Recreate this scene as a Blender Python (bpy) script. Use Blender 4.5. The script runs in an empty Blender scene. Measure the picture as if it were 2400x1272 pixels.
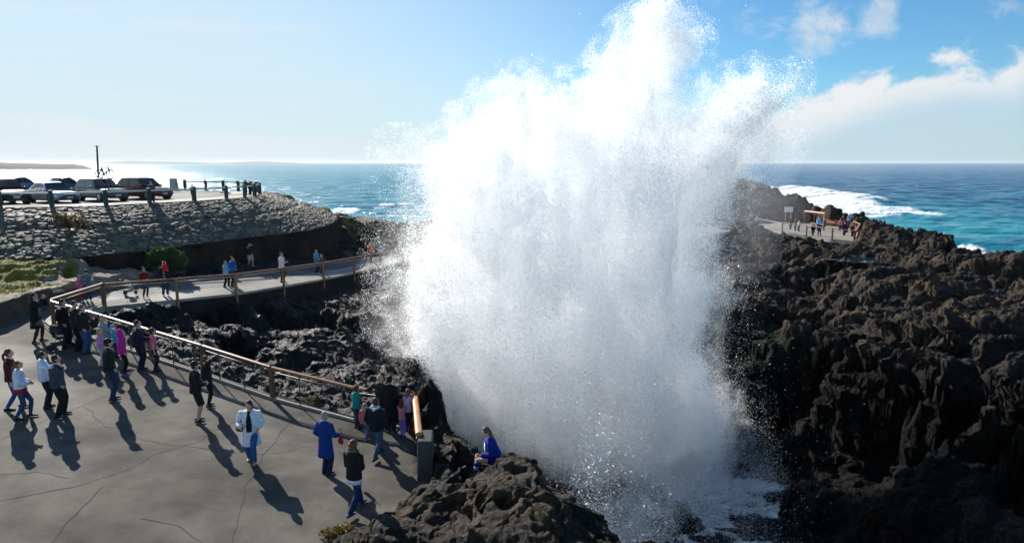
import bpy, math, random
import numpy as np
from mathutils import Vector, Matrix
D = bpy.data
SC = bpy.context.scene
COL = SC.collection
R = math.radians
rng = np.random.default_rng(7)
random.seed(7)
NR, NCL, QN = 860, 1240, 1.0      # terrain rows, columns; share of the droplets
HAZE = .00004

# ------------------------------------------------------------ camera
PITCH = math.atan(255 / 1600)
cam_d = D.cameras.new('camera'); cam = D.objects.new('camera', cam_d); COL.objects.link(cam)
cam_d.sensor_width = 36; cam_d.lens = 24; cam_d.clip_start = .1; cam_d.clip_end = 120000
cam.location = (0, 0, 0); cam.rotation_euler = (math.pi / 2 - PITCH, 0, 0)
SC.camera = cam
CP, SP = math.cos(PITCH), math.sin(PITCH)

def ray(px, py):
    a = (px - 1200) / 1600; b = (636 - py) / 1600
    return a, CP + SP * b, -SP + CP * b
def P(px, py, H):                      # the ground point seen at a pixel, H metres below the eye
    x, y, z = ray(px, py); t = H / -z
    return (x * t, y * t, -H)
def PD(px, py, d):                     # the point seen at a pixel, d metres ahead
    x, y, z = ray(px, py); t = d / y
    return (x * t, d, z * t)

# ------------------------------------------------------------ small helpers
def tag(o, label=None, cat=None, group=None, kind=None):
    if label: o['label'] = label
    if cat: o['category'] = cat
    if group: o['group'] = group
    if kind: o['kind'] = kind
    return o
def empty(name, loc, rz=0, label=None, cat=None, group=None):
    o = D.objects.new(name, None); COL.objects.link(o); o.location = loc; o.rotation_euler = (0, 0, rz)
    o.empty_display_size = .2
    return tag(o, label, cat, group)
class MB:
    def __init__(s): s.v = []; s.f = []; s.m = []
    def add(s, vs, fs, mi=0):
        n = len(s.v); s.v += [tuple(v) for v in vs]; s.f += [tuple(i + n for i in f) for f in fs]; s.m += [mi] * len(fs)
        return s
    def box(s, c, h, rz=0, mi=0, taper=1, rx=0):
        cz, sz = math.cos(rz), math.sin(rz); vs = []
        M = Matrix.Translation(Vector(c)) @ Matrix.Rotation(rz, 4, 'Z') @ Matrix.Rotation(rx, 4, 'X')
        for z in (-1, 1):
            k = taper if z > 0 else 1
            for x, y in ((-1, -1), (1, -1), (1, 1), (-1, 1)):
                vs.append(M @ Vector((x * h[0] * k, y * h[1] * k, z * h[2])))
        return s.add(vs, [(3, 2, 1, 0), (4, 5, 6, 7), (0, 1, 5, 4), (1, 2, 6, 5), (2, 3, 7, 6), (3, 0, 4, 7)], mi)
    def tube(s, pts, rad, n=8, mi=0, side=None, cap=True):
        """loft along pts; rad = number, or per point a number or (rx, ry)"""
        pts = [Vector(p) for p in pts]
        if not isinstance(rad, (list, tuple)): rad = [rad] * len(pts)
        vs = []; prev = None
        for i, p in enumerate(pts):
            t = (pts[min(i + 1, len(pts) - 1)] - pts[max(i - 1, 0)])
            if t.length < 1e-9: t = Vector((0, 0, 1))
            t.normalize()
            a = Vector(side) if side is not None else (prev if prev is not None else (Vector((1, 0, 0)) if abs(t.x) < .8 else Vector((0, 1, 0))))
            a = (a - t * a.dot(t))
            if a.length < 1e-6: a = t.orthogonal()
            a.normalize(); b = t.cross(a); prev = a
            r = rad[i]; rx, ry = r if isinstance(r, (list, tuple)) else (r, r)
            for k in range(n):
                an = 2 * math.pi * k / n
                vs.append(p + a * math.cos(an) * rx + b * math.sin(an) * ry)
        fs = []
        for i in range(len(pts) - 1):
            for k in range(n):
                fs.append((i * n + k, i * n + (k + 1) % n, (i + 1) * n + (k + 1) % n, (i + 1) * n + k))
        if cap:
            fs.append(tuple(reversed(range(n)))); fs.append(tuple(range((len(pts) - 1) * n, len(pts) * n)))
        return s.add(vs, fs, mi)
    def ball(s, c, r, n=10, m=7, mi=0, side=(1, 0, 0), up=(0, 0, 1)):
        """ellipsoid, r = (rx, ry, rz)"""
        c = Vector(c); up = Vector(up).normalized(); sd = Vector(side); sd = (sd - up * sd.dot(up)).normalized(); fw = up.cross(sd)
        if not isinstance(r, (list, tuple)): r = (r, r, r)
        vs = [c - up * r[2]]
        for j in range(1, m):
            th = -math.pi / 2 + math.pi * j / m
            for k in range(n):
                an = 2 * math.pi * k / n
                vs.append(c + sd * (math.cos(an) * math.cos(th) * r[0]) + fw * (math.sin(an) * math.cos(th) * r[1]) + up * (math.sin(th) * r[2]))
        vs.append(c + up * r[2]); L = len(vs) - 1; fs = []
        for k in range(n): fs.append((0, 1 + (k + 1) % n, 1 + k))
        for j in range(m - 2):
            for k in range(n):
                a = 1 + j * n; b = a + n
                fs.append((a + k, a + (k + 1) % n, b + (k + 1) % n, b + k))
        for k in range(n): fs.append((1 + (m - 2) * n + k, 1 + (m - 2) * n + (k + 1) % n, L))
        return s.add(vs, fs, mi)
    def mesh(s, name, mats, smooth=False):
        me = D.meshes.new(name); me.from_pydata(s.v, [], s.f)
        if not isinstance(mats, (list, tuple)): mats = [mats]
        for m in mats: me.materials.append(m)
        if len(mats) > 1: me.polygons.foreach_set('material_index', s.m)
        if smooth:
            me.polygons.foreach_set('use_smooth', [True] * len(me.polygons))
        me.update(); return me
    def build(s, name, mats, parent=None, smooth=False, sharp=None):
        me = s.mesh(name, mats, smooth)
        if sharp: me.set_sharp_from_angle(angle=R(sharp))
        o = D.objects.new(name, me); COL.objects.link(o); o.parent = parent
        return o
def np_mesh(name, V, F, mat, smooth=True, attrs=None, parent=None):
    me = D.meshes.new(name); n = F.shape[1]
    me.vertices.add(len(V)); me.vertices.foreach_set('co', np.ascontiguousarray(V, dtype=np.float32).ravel())
    me.loops.add(F.size); me.loops.foreach_set('vertex_index', np.ascontiguousarray(F, dtype=np.int32).ravel())
    me.polygons.add(len(F)); me.polygons.foreach_set('loop_start', np.arange(0, F.size, n, dtype=np.int32))
    if smooth: me.polygons.foreach_set('use_smooth', np.ones(len(F), dtype=bool))
    for k, a in (attrs or {}).items():
        at = me.attributes.new(k, 'FLOAT', 'POINT'); at.data.foreach_set('value', a.astype(np.float32))
    me.materials.append(mat); me.update(calc_edges=True)
    o = D.objects.new(name, me); COL.objects.link(o); o.parent = parent
    return o
def grid_faces(nr, nc, mask=None):
    i = np.arange(nr - 1)[:, None]; j = np.arange(nc - 1)[None, :]
    a = i * nc + j
    F = np.stack([a, a + 1, a + nc + 1, a + nc], -1).reshape(-1, 4)
    if mask is not None: F = F[mask.reshape(-1)]
    return F

# ------------------------------------------------------------ materials
def mat(name, col=(.5, .5, .5), rough=.6, metal=0., noise=0., nscale=8., bump=0., bscale=30., spec=.5, bdist=.02):
    m = D.materials.new(name); m.use_nodes = True; nt = m.node_tree; b = nt.nodes['Principled BSDF']
    b.inputs['Roughness'].default_value = rough; b.inputs['Metallic'].default_value = metal
    b.inputs['Specular IOR Level'].default_value = spec
    b.inputs['Base Color'].default_value = (*col, 1)
    tc = nt.nodes.new('ShaderNodeTexCoord')
    if noise:
        n = nt.nodes.new('ShaderNodeTexNoise'); n.inputs['Scale'].default_value = nscale; n.inputs['Detail'].default_value = 5
        nt.links.new(tc.outputs['Object'], n.inputs['Vector'])
        r = nt.nodes.new('ShaderNodeMapRange'); r.inputs[1].default_value = .3; r.inputs[2].default_value = .7
        r.inputs[3].default_value = 1 - noise; r.inputs[4].default_value = 1 + noise
        nt.links.new(n.outputs['Fac'], r.inputs[0])
        h = nt.nodes.new('ShaderNodeMix'); h.data_type = 'RGBA'; h.blend_type = 'MULTIPLY'; h.inputs[0].default_value = 1
        h.inputs[6].default_value = (*col, 1); nt.links.new(r.outputs[0], h.inputs[7]); nt.links.new(h.outputs[2], b.inputs['Base Color'])
    if bump:
        n = nt.nodes.new('ShaderNodeTexNoise'); n.inputs['Scale'].default_value = bscale; n.inputs['Detail'].default_value = 4
        nt.links.new(tc.outputs['Object'], n.inputs['Vector'])
        bp = nt.nodes.new('ShaderNodeBump'); bp.inputs['Strength'].default_value = bump; bp.inputs['Distance'].default_value = bdist
        nt.links.new(n.outputs['Fac'], bp.inputs['Height']); nt.links.new(bp.outputs[0], b.inputs['Normal'])
    return m
class NT:
    """terse node graph builder"""
    def __init__(s, m): s.m = m; m.use_nodes = True; s.t = m.node_tree; s.b = s.t.nodes.get('Principled BSDF')
    def n(s, typ, **kw):
        x = s.t.nodes.new(typ)
        for k, v in kw.items():
            if k.startswith('i_'):
                key = k[2:]; key = int(key) if key.isdigit() else key.replace('_', ' ')
                s.put(x.inputs[key], v)
            else: setattr(x, k, v)
        return x
    def put(s, sock, v):
        if hasattr(v, 'is_output') or isinstance(v, bpy.types.NodeSocket): s.t.links.new(v, sock)
        else: sock.default_value = v
    def math(s, op, a, b=0., c=0., clamp=False):
        x = s.t.nodes.new('ShaderNodeMath'); x.operation = op; x.use_clamp = clamp
        s.put(x.inputs[0], a); s.put(x.inputs[1], b); s.put(x.inputs[2], c); return x.outputs[0]
    def ss(s, v, lo, hi, a=0., b=1.):
        x = s.t.nodes.new('ShaderNodeMapRange'); x.interpolation_type = 'SMOOTHSTEP'
        for i, q in enumerate((v, lo, hi, a, b)): s.put(x.inputs[i], q)
        return x.outputs[0]
    def mix(s, f, a, b, mode='MIX'):
        x = s.t.nodes.new('ShaderNodeMix'); x.data_type = 'RGBA'; x.blend_type = mode
        s.put(x.inputs[0], f)
        for i, q in ((6, a), (7, b)):
            s.put(x.inputs[i], (*q, 1) if isinstance(q, tuple) and len(q) == 3 else q)
        return x.outputs[2]
    def noise(s, vec, scale, detail=5, rough=.55, dist=0., out='Fac'):
        x = s.t.nodes.new('ShaderNodeTexNoise'); s.t.links.new(vec, x.inputs['Vector'])
        x.inputs['Scale'].default_value = scale; x.inputs['Detail'].default_value = detail
        x.inputs['Roughness'].default_value = rough; x.inputs['Distortion'].default_value = dist
        return x.outputs[out]
    def attr(s, name):
        x = s.t.nodes.new('ShaderNodeAttribute'); x.attribute_name = name; return x.outputs['Fac']
    def bump(s, h, strength, dist, normal=None):
        x = s.t.nodes.new('ShaderNodeBump'); s.put(x.inputs['Strength'], strength); x.inputs['Distance'].default_value = dist
        s.t.links.new(h, x.inputs['Height'])
        if normal is not None: s.t.links.new(normal, x.inputs['Normal'])
        return x.outputs[0]

# ------------------------------------------------------------ numpy noise
_gr = np.random.default_rng(99)
_PT = [np.tile(_gr.permutation(256), 2).astype(np.int32) for _ in range(8)]
_G = np.array([[1,1,0],[-1,1,0],[1,-1,0],[-1,-1,0],[1,0,1],[-1,0,1],[1,0,-1],[-1,0,-1],[0,1,1],[0,-1,1],[0,1,-1],[0,-1,-1],[1,1,0],[-1,1,0],[0,-1,1],[0,-1,-1]], dtype=np.float32)
_GA, _GB, _GC = (np.ascontiguousarray(np.tile(_G[:, k], 16)) for k in range(3))
def perlin(x, y, z, s=0):
    x = np.asarray(x, np.float32) + (s * 37 % 101); y = np.asarray(y, np.float32) + (s * 53 % 97); z = np.asarray(z, np.float32)
    x, y, z = np.broadcast_arrays(x, y, z)
    xi, yi, zi = np.floor(x), np.floor(y), np.floor(z); xf, yf, zf = x - xi, y - yi, z - zi
    xi = xi.astype(np.int32) & 255; yi = yi.astype(np.int32) & 255; zi = zi.astype(np.int32) & 255
    T = _PT[s % 8]
    u = xf * xf * xf * (xf * (xf * 6 - 15) + 10); v = yf * yf * yf * (yf * (yf * 6 - 15) + 10); w = zf * zf * zf * (zf * (zf * 6 - 15) + 10)
    A = T[xi]; B = T[xi + 1]
    AA = T[A + yi]; AB = T[A + yi + 1]; BA = T[B + yi]; BB = T[B + yi + 1]
    def g(h, a, b, c):
        return _GA[h] * (xf - a) + _GB[h] * (yf - b) + _GC[h] * (zf - c)
    def lay(c):
        q = [T[k + zi + c] & 255 for k in (AA, BA, AB, BB)]
        x0 = g(q[0], 0, 0, c); x0 = x0 + u * (g(q[1], 1, 0, c) - x0); x1 = g(q[2], 0, 1, c); x1 = x1 + u * (g(q[3], 1, 1, c) - x1)
        return x0 + v * (x1 - x0)
    l0 = lay(0)
    if z.size and np.all(zf == 0): return l0
    return l0 + w * (lay(1) - l0)
def fbm(x, y, z, oct=4, s=0, gain=.5, billow=False):
    t = 0; a = 1; n = 0
    for k in range(oct):
        q = perlin(x, y, z, s + k * 17)
        t = t + a * ((np.abs(q) * 2 - .5) if billow else q); n += a
        x, y, z = (x * .8 - y * .6) * 2.03 + 5.2, (x * .6 + y * .8) * 2.03 + 1.3, z * 2.03 + 9.1; a *= gain
    return t / n
def worley(x, y, s=0):
    """F1, F2, cell id hash of 2-D cellular noise"""
    x = np.asarray(x, np.float32); y = np.asarray(y, np.float32)
    xi, yi = np.floor(x).astype(np.int32), np.floor(y).astype(np.int32); T = _PT[s % 8]
    f1 = np.full(x.shape, 9.); f2 = np.full(x.shape, 9.); cid = np.zeros(x.shape)
    for a in (-1, 0, 1):
        for b in (-1, 0, 1):
            hx = T[T[(xi + a) & 255] + ((yi + b) & 255)]; h1 = T[hx + 31]; h2 = T[hx + 77]
            px = hx * np.float32(.86 / 255) + .07; py = h1 * np.float32(.86 / 255) + .07
            d = np.hypot(xi + a + px - x, yi + b + py - y)
            near = d < f1
            f2 = np.where(near, f1, np.minimum(f2, d)); cid = np.where(near, h2 / 255., cid); f1 = np.where(near, d, f1)
    return f1, f2, cid
def sdist(poly, X, Y):
    """signed distance to a polygon, positive inside"""
    poly = np.array([(p[0], p[1]) for p in poly], float); n = len(poly); X = np.asarray(X, np.float32); Y = np.asarray(Y, np.float32)
    d = np.full(X.shape, 1e18, np.float32); ins = np.zeros(X.shape, bool)
    for i in range(n):
        x0, y0 = poly[i]; x1, y1 = poly[(i + 1) % n]; ex, ey = x1 - x0, y1 - y0
        t = np.clip(((X - x0) * ex + (Y - y0) * ey) / max(ex * ex + ey * ey, 1e-9), 0, 1)
        d = np.minimum(d, (X - x0 - t * ex)**2 + (Y - y0 - t * ey)**2)
        if y0 != y1:
            c = ((y0 > Y) != (y1 > Y)) & (X < (x1 - x0) * (Y - y0) / (y1 - y0) + x0); ins ^= c
    d = np.sqrt(d); return np.where(ins, d, -d)
def sstep(a, b, x):
    t = np.clip((x - a) / (b - a), 0, 1); return t * t * (3 - 2 * t)
# ------------------------------------------------------------ levels of the paved places
SEA = 17.0
def H_plaza(X): return 8.0 + .09 * (min(X, -4.6) + 5)
def H_path(X): return min(max(6.7, 6.8 + .141 * (X + 19.6)), 8.4)
def on(px, py, Hf):
    X = -10.
    for _ in range(12):
        H = Hf(X) if callable(Hf) else Hf
        X = P(px, py, H)[0]
    return P(px, py, H)
PZ = lambda px, py: on(px, py, H_plaza)
PT = lambda px, py: on(px, py, H_path)
LOT = 2.8
PL = 8.0          # far viewing platform

near_edge = [PT(*p) for p in [(125, 768), (248, 718), (417, 701), (553, 687), (664, 669), (758, 653), (831, 638), (892, 624), (945, 613), (1010, 603), (1090, 596)]]
far_edge = [PT(*p) for p in [(75, 730), (165, 704), (300, 668), (430, 657), (560, 641), (660, 628), (760, 617), (840, 607), (900, 599), (1000, 588), (1080, 582)]]
plaza_poly = [PZ(*p) for p in [(-330, 850), (0, 762), (75, 730), (125, 768), (250, 805), (380, 848), (640, 936), (838, 990), (972, 1010), (985, 1115)]]
plaza_poly += [(-1.9, 16.0, -8), (-2.6, 14.6, -8), (-4.2, 13.2, -8), (-4.6, 9, -8), (-24, 9, -6.4), (-30, 20, -6)]
plat_poly = [P(*p) for p in [(1775, 533, PL), (1830, 545, PL), (1890, 552, PL), (1945, 560, PL), (2003, 566, PL), (2012, 545, PL), (1985, 531, PL), (1935, 528, PL), (1880, 520, PL), (1775, 518, PL)]]
top_px = [(-420, 504), (-200, 497), (0, 490), (80, 488.5), (160, 487), (240, 485), (300, 482), (380, 478), (450, 474), (530, 469), (570, 465.5), (600, 461.5), (612, 457.5), (611, 453.5), (604, 452.5), (596, 451.8), (585, 451)]
bot_px = [(-420, 628, 4.9), (-200, 620, 5.1), (0, 612, 5.2), (90, 609, 5.2), (180, 605, 5.2), (255, 598, 5.2), (330, 590, 5.2), (445, 576, 5.2), (560, 560, 5.2), (640, 552, 5.2), (700, 545, 5.15), (745, 535, 5.05), (775, 524, 4.95), (790, 513, 4.85), (786, 505, 4.75), (770, 497, 4.6), (745, 490, 4.4)]
top_c = [P(a, b, LOT) for a, b in top_px]; bot_c = [P(*p) for p in bot_px]
lot_poly = top_c + [P(x, y, LOT) for x, y in [(575, 450), (524, 447), (480, 446), (434, 445.5), (300, 445), (100, 444.5), (-420, 444)]]

# ------------------------------------------------------------ terrain: heights from control points, then eroded lava relief
C = []
def c(*pts):
    for p in pts: C.append(P(*p))
def w(*pts):
    for x, y, h in pts: C.append((x, y, -h))
# foreground outcrop
c((840, 1215, 7.95), (900, 1165, 7.85), (975, 1135, 7.8), (760, 1272, 7.95), (1000, 1165, 7.55), (1110, 1128, 7.25), (1160, 1072, 6.85), (1215, 1085, 6.85), (1250, 1110, 6.95),
  (1290, 1150, 7.1), (1350, 1172, 7.2), (1400, 1212, 7.3), (1455, 1275, 7.5), (1100, 1230, 7.35), (1250, 1230, 7.15), (1350, 1290, 7.4), (950, 1260, 7.6), (1180, 1150, 7.05),
  (1150, 1400, 7.6), (900, 1420, 7.9), (1400, 1420, 7.8), (1030, 1100, 7.55), (1070, 1050, 7.25), (1095, 1075, 7.25), (1045, 1035, 7.6))
w((.6, 17.6, 10), (1.9, 16.2, 12), (3.4, 15, 13), (4.6, 13.6, 14), (-.7, 18.6, 9.6), (-1.3, 20.2, 10.6), (-1.6, 19.3, 9.2), (-.2, 17.7, 9.4), (-2.1, 22.4, 11.5), (2.6, 11, 9), (5.5, 11, 14), (0, 9, 9), (-3, 9.5, 9))
w((-3.4, 21.3, 9.2), (-2.3, 19.4, 8.4), (-2.0, 18.4, 8.0), (-1.7, 17.2, 7.8))
# basin between railing, path and spray
for p in [(140, 764), (250, 800), (380, 842), (510, 888), (640, 928), (740, 956), (838, 982), (900, 990)]:
    q = PZ(*p); C.append((q[0] + .5, q[1] + 1.0, q[2] - .75))
c((250, 770, 7.3), (330, 780, 7.9), (300, 735, 7.3), (400, 718, 7.15), (480, 708, 7.35), (320, 728, 7.0), (620, 700, 8.05), (553, 714, 7.85), (400, 765, 7.8), (470, 790, 8.2), (550, 778, 8.5), (600, 740, 8.4), (700, 700, 8.7), (700, 775, 8.8), (760, 680, 8.7),
  (780, 790, 9.0), (850, 790, 9.2), (860, 700, 9.1), (880, 660, 9.1), (900, 640, 9.0), (850, 740, 9.2))
c((420, 832, 10.0), (500, 845, 10.6), (580, 830, 11.0), (680, 830, 11.2), (760, 835, 11.0), (560, 862, 10.0), (640, 880, 9.2), (700, 878, 9.8), (760, 905, 9.2), (850, 880, 9.4), (850, 835, 10.4), (930, 850, 10.2), (900, 905, 9.4), (940, 900, 9.8), (720, 930, 8.9))
w((-.5, 25, 15), (-2.5, 25, 11.5), (-1, 30, 15), (-3.2, 29, 11), (-2.5, 36, 13), (0, 33, 17), (-4.5, 36, 10), (-1.5, 42, 13), (-5, 44, 9.6), (-1, 48, 12), (2, 42, 11))  # last point raised, unseen, to shut sun out of the gully
# gully floor
w((3, 26, 18.6), (4, 32, 18.8), (8, 33, 19), (11, 30, 18.8), (8, 27, 19), (6, 22, 18.8), (5, 18.5, 18), (9, 18, 18.6), (14, 19, 18.6), (12, 24, 18.8), (8, 13, 17.5), (15, 13, 18), (4, 37, 17), (9, 37.5, 18), (13, 33, 17.8))
# right headland
c((1660, 560, 8.8), (1720, 585, 8.6), (1750, 640, 9.0), (1850, 620, 8.4), (1750, 700, 9.6), (1700, 760, 10.6), (1800, 650, 8.8), (1860, 590, 8.2), (1950, 600, 8.3), (1840, 690, 9.4),
  (1985, 640, 8.4), (1900, 700, 11.5), (1950, 715, 12.0), (1985, 700, 11.0), (1860, 735, 11.6), (1885, 752, 9.7), (2000, 745, 9.6), (2070, 640, 8.0), (2050, 690, 8.7), (2120, 660, 8.0), (2180, 640, 7.9), (2300, 660, 8.2), (2335, 684, 8.6), (2390, 650, 7.9),
  (2100, 750, 8.9), (2250, 740, 8.4), (2380, 740, 8.2), (1830, 780, 11.0), (1880, 800, 11.6), (1760, 880, 13.5), (1960, 790, 10.2), (2040, 810, 9.9), (2150, 830, 9.5), (2250, 850, 9.2), (2390, 850, 8.8),
  (2050, 880, 11.3), (2150, 930, 10.8), (2300, 960, 10.0), (2395, 990, 9.8), (2480, 760, 8.4), (2480, 980, 9.6), (2600, 1100, 10))
c((1880, 900, 14), (1960, 980, 14.6), (1850, 1040, 16.4), (2000, 1125, 15.2), (2080, 1120, 15.4), (1940, 1110, 15.6), (2200, 1050, 13.6), (2300, 1110, 12.6), (2395, 1180, 12.8), (2080, 1230, 17.5), (2200, 1210, 15.8), (2350, 1272, 15), (2480, 1272, 13.5))
# right headland, far side
c((2040, 522, 6.6), (2080, 530, 6.7), (2140, 540, 6.7), (2200, 552, 6.7), (2235, 560, 6.7), (2060, 580, 7.9), (2150, 590, 7.7), (2100, 560, 7.3), (2235, 600, 7.6), (2262, 606, 7.4), (2300, 607, 7.1), (2350, 606, 7.0), (2400, 610, 7.1), (2480, 615, 7.1))
c((1775, 545, 8.3), (1840, 562, 8.5), (1950, 580, 8.4), (1700, 530, 8.6))
w((37.5, 92, 5.4), (39.5, 90, 5.7), (41.5, 88, 6.2), (43, 86, 7.0), (34.5, 94, 5.8), (36.5, 98, 3.6), (35.5, 103, 2.6), (33, 105, 2.8), (38.5, 99, 5.2), (31, 100, 5), (28, 92, 7.5), (32, 86, 7.7), (35, 84, 7.7), (40, 80, 7.9))
w((46, 90, 15), (46, 80, 14), (44, 74, 15), (44, 66, 15), (40.5, 60, 13), (39, 55, 13), (44, 104, 18), (52, 90, 19), (50, 70, 19), (46, 60, 19), (44, 50, 14), (52, 50, 19), (60, 60, 20), (42, 112, 19), (30, 112, 17), (20, 108, 18), (60, 110, 20), (30, 140, 20), (0, 140, 20))
# behind the spray; nearest points raised, unseen, to block sun from its base
w((-2, 60, 10), (6, 60, 10), (12, 55, 9.8), (18, 58, 9.4), (6, 50, 10), (12, 46, 11), (4, 43, 9.4), (7, 42.5, 9.8), (10, 42.5, 10.6), (0, 47, 9.5), (16, 42, 11), (-4, 70, 10), (8, 75, 10), (20, 75, 9), (-2, 88, 14), (10, 92, 16), (22, 90, 10))
# left coast
c(*[(x, y, h) for x in (-300, -150, -60, 0, 50, 100) for y, h in ((622, 5.25), (632, 5.4), (643, 5.55), (656, 5.72), (672, 5.86))], (150, 622, 5.45), (150, 634, 5.65), (195, 620, 5.65))
c((0, 617, 5.2), (-200, 628, 5.05), (90, 613, 5.2), (150, 609, 5.25), (190, 610, 5.6), (0, 690, 6.0), (100, 655, 6.1), (170, 660, 6.25), (60, 700, 6.0), (-200, 700, 5.9), (-200, 640, 5.8), (250, 640, 6.3), (150, 648, 5.85), (330, 640, 6.5), (280, 622, 6.2), (330, 618, 6.4), (450, 622, 6.5), (450, 600, 6.5), (560, 612, 6.8), (640, 605, 6.9), (700, 605, 7.2), (600, 585, 6.6), (700, 570, 6.9), (760, 585, 7.3),
  (790, 560, 6.5), (800, 530, 5.7), (800, 507, 5.0), (850, 511, 6.2), (850, 545, 7.0), (880, 515, 6.5), (930, 520, 7.5), (960, 545, 8.2), (900, 560, 8.0), (880, 590, 8.1), (850, 590, 7.7), (960, 580, 8.5), (985, 520, 8.4))
w((-19.5, 66, 4.3), (-18, 70, 5.2), (-22, 64, 3.3), (-26, 70, 3.0), (-21, 80, 12), (-28, 80, 13), (-16, 86, 14), (-10, 96, 15), (-45, 78, 12), (-30, 95, 19), (-15, 105, 19), (-60, 100, 20), (-70, 78, 12), (-90, 100, 20), (-3, 110, 19))
w((-25, 55, 3.5), (-35, 60, 3.2), (-50, 60, 3.2), (-30, 50, 3.4), (-40, 45, 3.4), (-60, 68, 3.2), (-35, 71, 3.1), (-50, 71, 3.1), (-28, 44, 5.6), (-34, 41, 5.2), (-21, 50, 5.9), (-18, 56, 5.8))
w((-22, 22, 7.2), (-15, 15, 8), (-10, 12, 8.6), (-10, 20, 8.2), (-24, 30, 6.1), (-27, 26, 6.0), (-30, 22, 6.2), (-32, 34, 5.9))
w(*[(x, y, 21) for x in (70, 90, 110, 130) for y in (75, 95, 120, 150)], *[(x, y, 21) for x in (-130, -100, -70, -40, -10, 20, 45) for y in (125, 150)], (58, 80, 20), (56, 66, 19), (62, 55, 20), (-120, 100, 20))
C = np.array(C)
def idw(X, Y):
    X = X.astype(np.float32); Y = Y.astype(np.float32)
    num = np.zeros(X.shape, np.float32); den = np.zeros(X.shape, np.float32)
    for x, y, z in C:
        s = (13. / max(y, 13.))                      # far points reach farther
        q = (((X - x)**2 + (Y - y)**2) * (s * s * 4) + .02); q = 1 / (q * q)
        num += q * z; den += q
    return num / den

GF = PD(1112, 1116, 16.3); GFOOT = -GF[2] + .03
GIRL_LEGS = [(GF[0] - .4, GF[1] - 1.0), (GF[0] + .22, GF[1] - 1.0), (GF[0] + .22, GF[1] + .4), (GF[0] - .4, GF[1] + .35)]
GIRL_SEAT = [(GF[0] + .22, GF[1] - .25), (GF[0] + .75, GF[1] - .25), (GF[0] + .75, GF[1] + .35), (GF[0] + .22, GF[1] + .35)]
GIRL_FRONT = [(GF[0] + .2, GF[1] - 1.1), (GF[0] + .9, GF[1] - 1.1), (GF[0] + .9, GF[1] - .2), (GF[0] + .2, GF[1] - .2)]
def polar(y0, y1, nr, nc, umax):
    Yr = np.exp(np.linspace(math.log(y0), math.log(y1), nr)); U = np.linspace(-umax, umax, nc)
    Y = np.repeat(Yr[:, None], nc, 1); return Y * U[None, :], Y
GX, GY = polar(9.3, 150, NR, NCL, .93)
# sideways warp so cliffs and ledges break up
wx = fbm(GX * .35, GY * .35, GX * 0, 3, 3); wy = fbm(GX * .35, GY * .35, GX * 0 + 9, 3, 5)
wf = fbm(GX * 1.5, GY * 1.5, GX * 0 + 3, 3, 8)
Z = idw(GX + wx * 2.0 + wf * .5, GY + wy * 2.0 + wf * .5)
def roundblob(Z, x, y, h, rad, k=2.2):
    d = np.hypot(GX - x + wf * .25, GY - y + wf * .2) / rad
    return np.maximum(Z, -h - (d ** k) * rad * .8)
for b in [(-2.38, 20.1, 6.95, .5, 3.0), (-2.05, 19.2, 7.7, .4, 2.5), (-1.6, 18.0, 7.5, .42, 2.2), (-1.05, 17.2, 7.3, .42, 2.2), (-.2, 16.0, 6.78, .5, 2.2), (.25, 15.75, 6.8, .5, 2.2)]: Z = roundblob(Z, *b)
slope = np.hypot(*np.gradient(Z)) if False else None
flat = np.zeros(GX.shape)                          # 1 = smooth ground (grass, sand), 0 = lava
grass_poly = [P(*p) for p in [(-420, 600, 5.2), (-420, 730, 6.0), (0, 702, 6.0), (70, 688, 6.0), (130, 655, 5.9), (200, 632, 5.9), (250, 618, 6.0), (180, 604, 5.3)]]
sand_poly = [P(*p) for p in [(-420, 720, 6.0), (-420, 800, 6.0), (-20, 750, 6.2), (75, 716, 6.2), (160, 694, 6.3), (300, 664, 6.5), (420, 655, 7.0), (420, 622, 6.5), (330, 612, 6.3), (180, 612, 6.0), (60, 660, 6.1)]]
og_poly = [P(*p) for p in [(770, 495, 4.6), (850, 505, 6.0), (970, 512, 7.5), (990, 530, 8), (940, 548, 8), (870, 535, 7), (820, 560, 6.8), (790, 545, 6.2)]]
og_poly += []
gm = sdist(grass_poly, GX, GY) + fbm(GX, GY, GX * 0, 4, 21) * 2.2
sm = sdist(sand_poly, GX, GY) + fbm(GX * .8, GY * .8, GX * 0, 4, 22) * 1.2
om = sdist(og_poly, GX, GY) + fbm(GX * .5, GY * .5, GX * 0, 4, 23) * 5
om = np.maximum(om, -np.hypot((GX + 23) / 1.6, (GY - 67) / 1.0) + 4.5)
A_grass = np.maximum(sstep(-.3, .5, gm), 0); A_sand = sstep(-.2, .5, sm) * (1 - A_grass); A_dry = sstep(-1, 1.2, om)
patch = perlin(GX * .5, GY * .5, GX * 0, 31) + .5 * perlin(GX * 1.7, GY * 1.7, GX * 0, 32)
A_dry = np.maximum(A_dry, sstep(.28, .5, patch) * sstep(41, 47, GY) * sstep(-4, -8, GX) * .8)
flat = np.clip(A_grass + A_sand * .9 + A_dry * .7, 0, 1)
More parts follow.
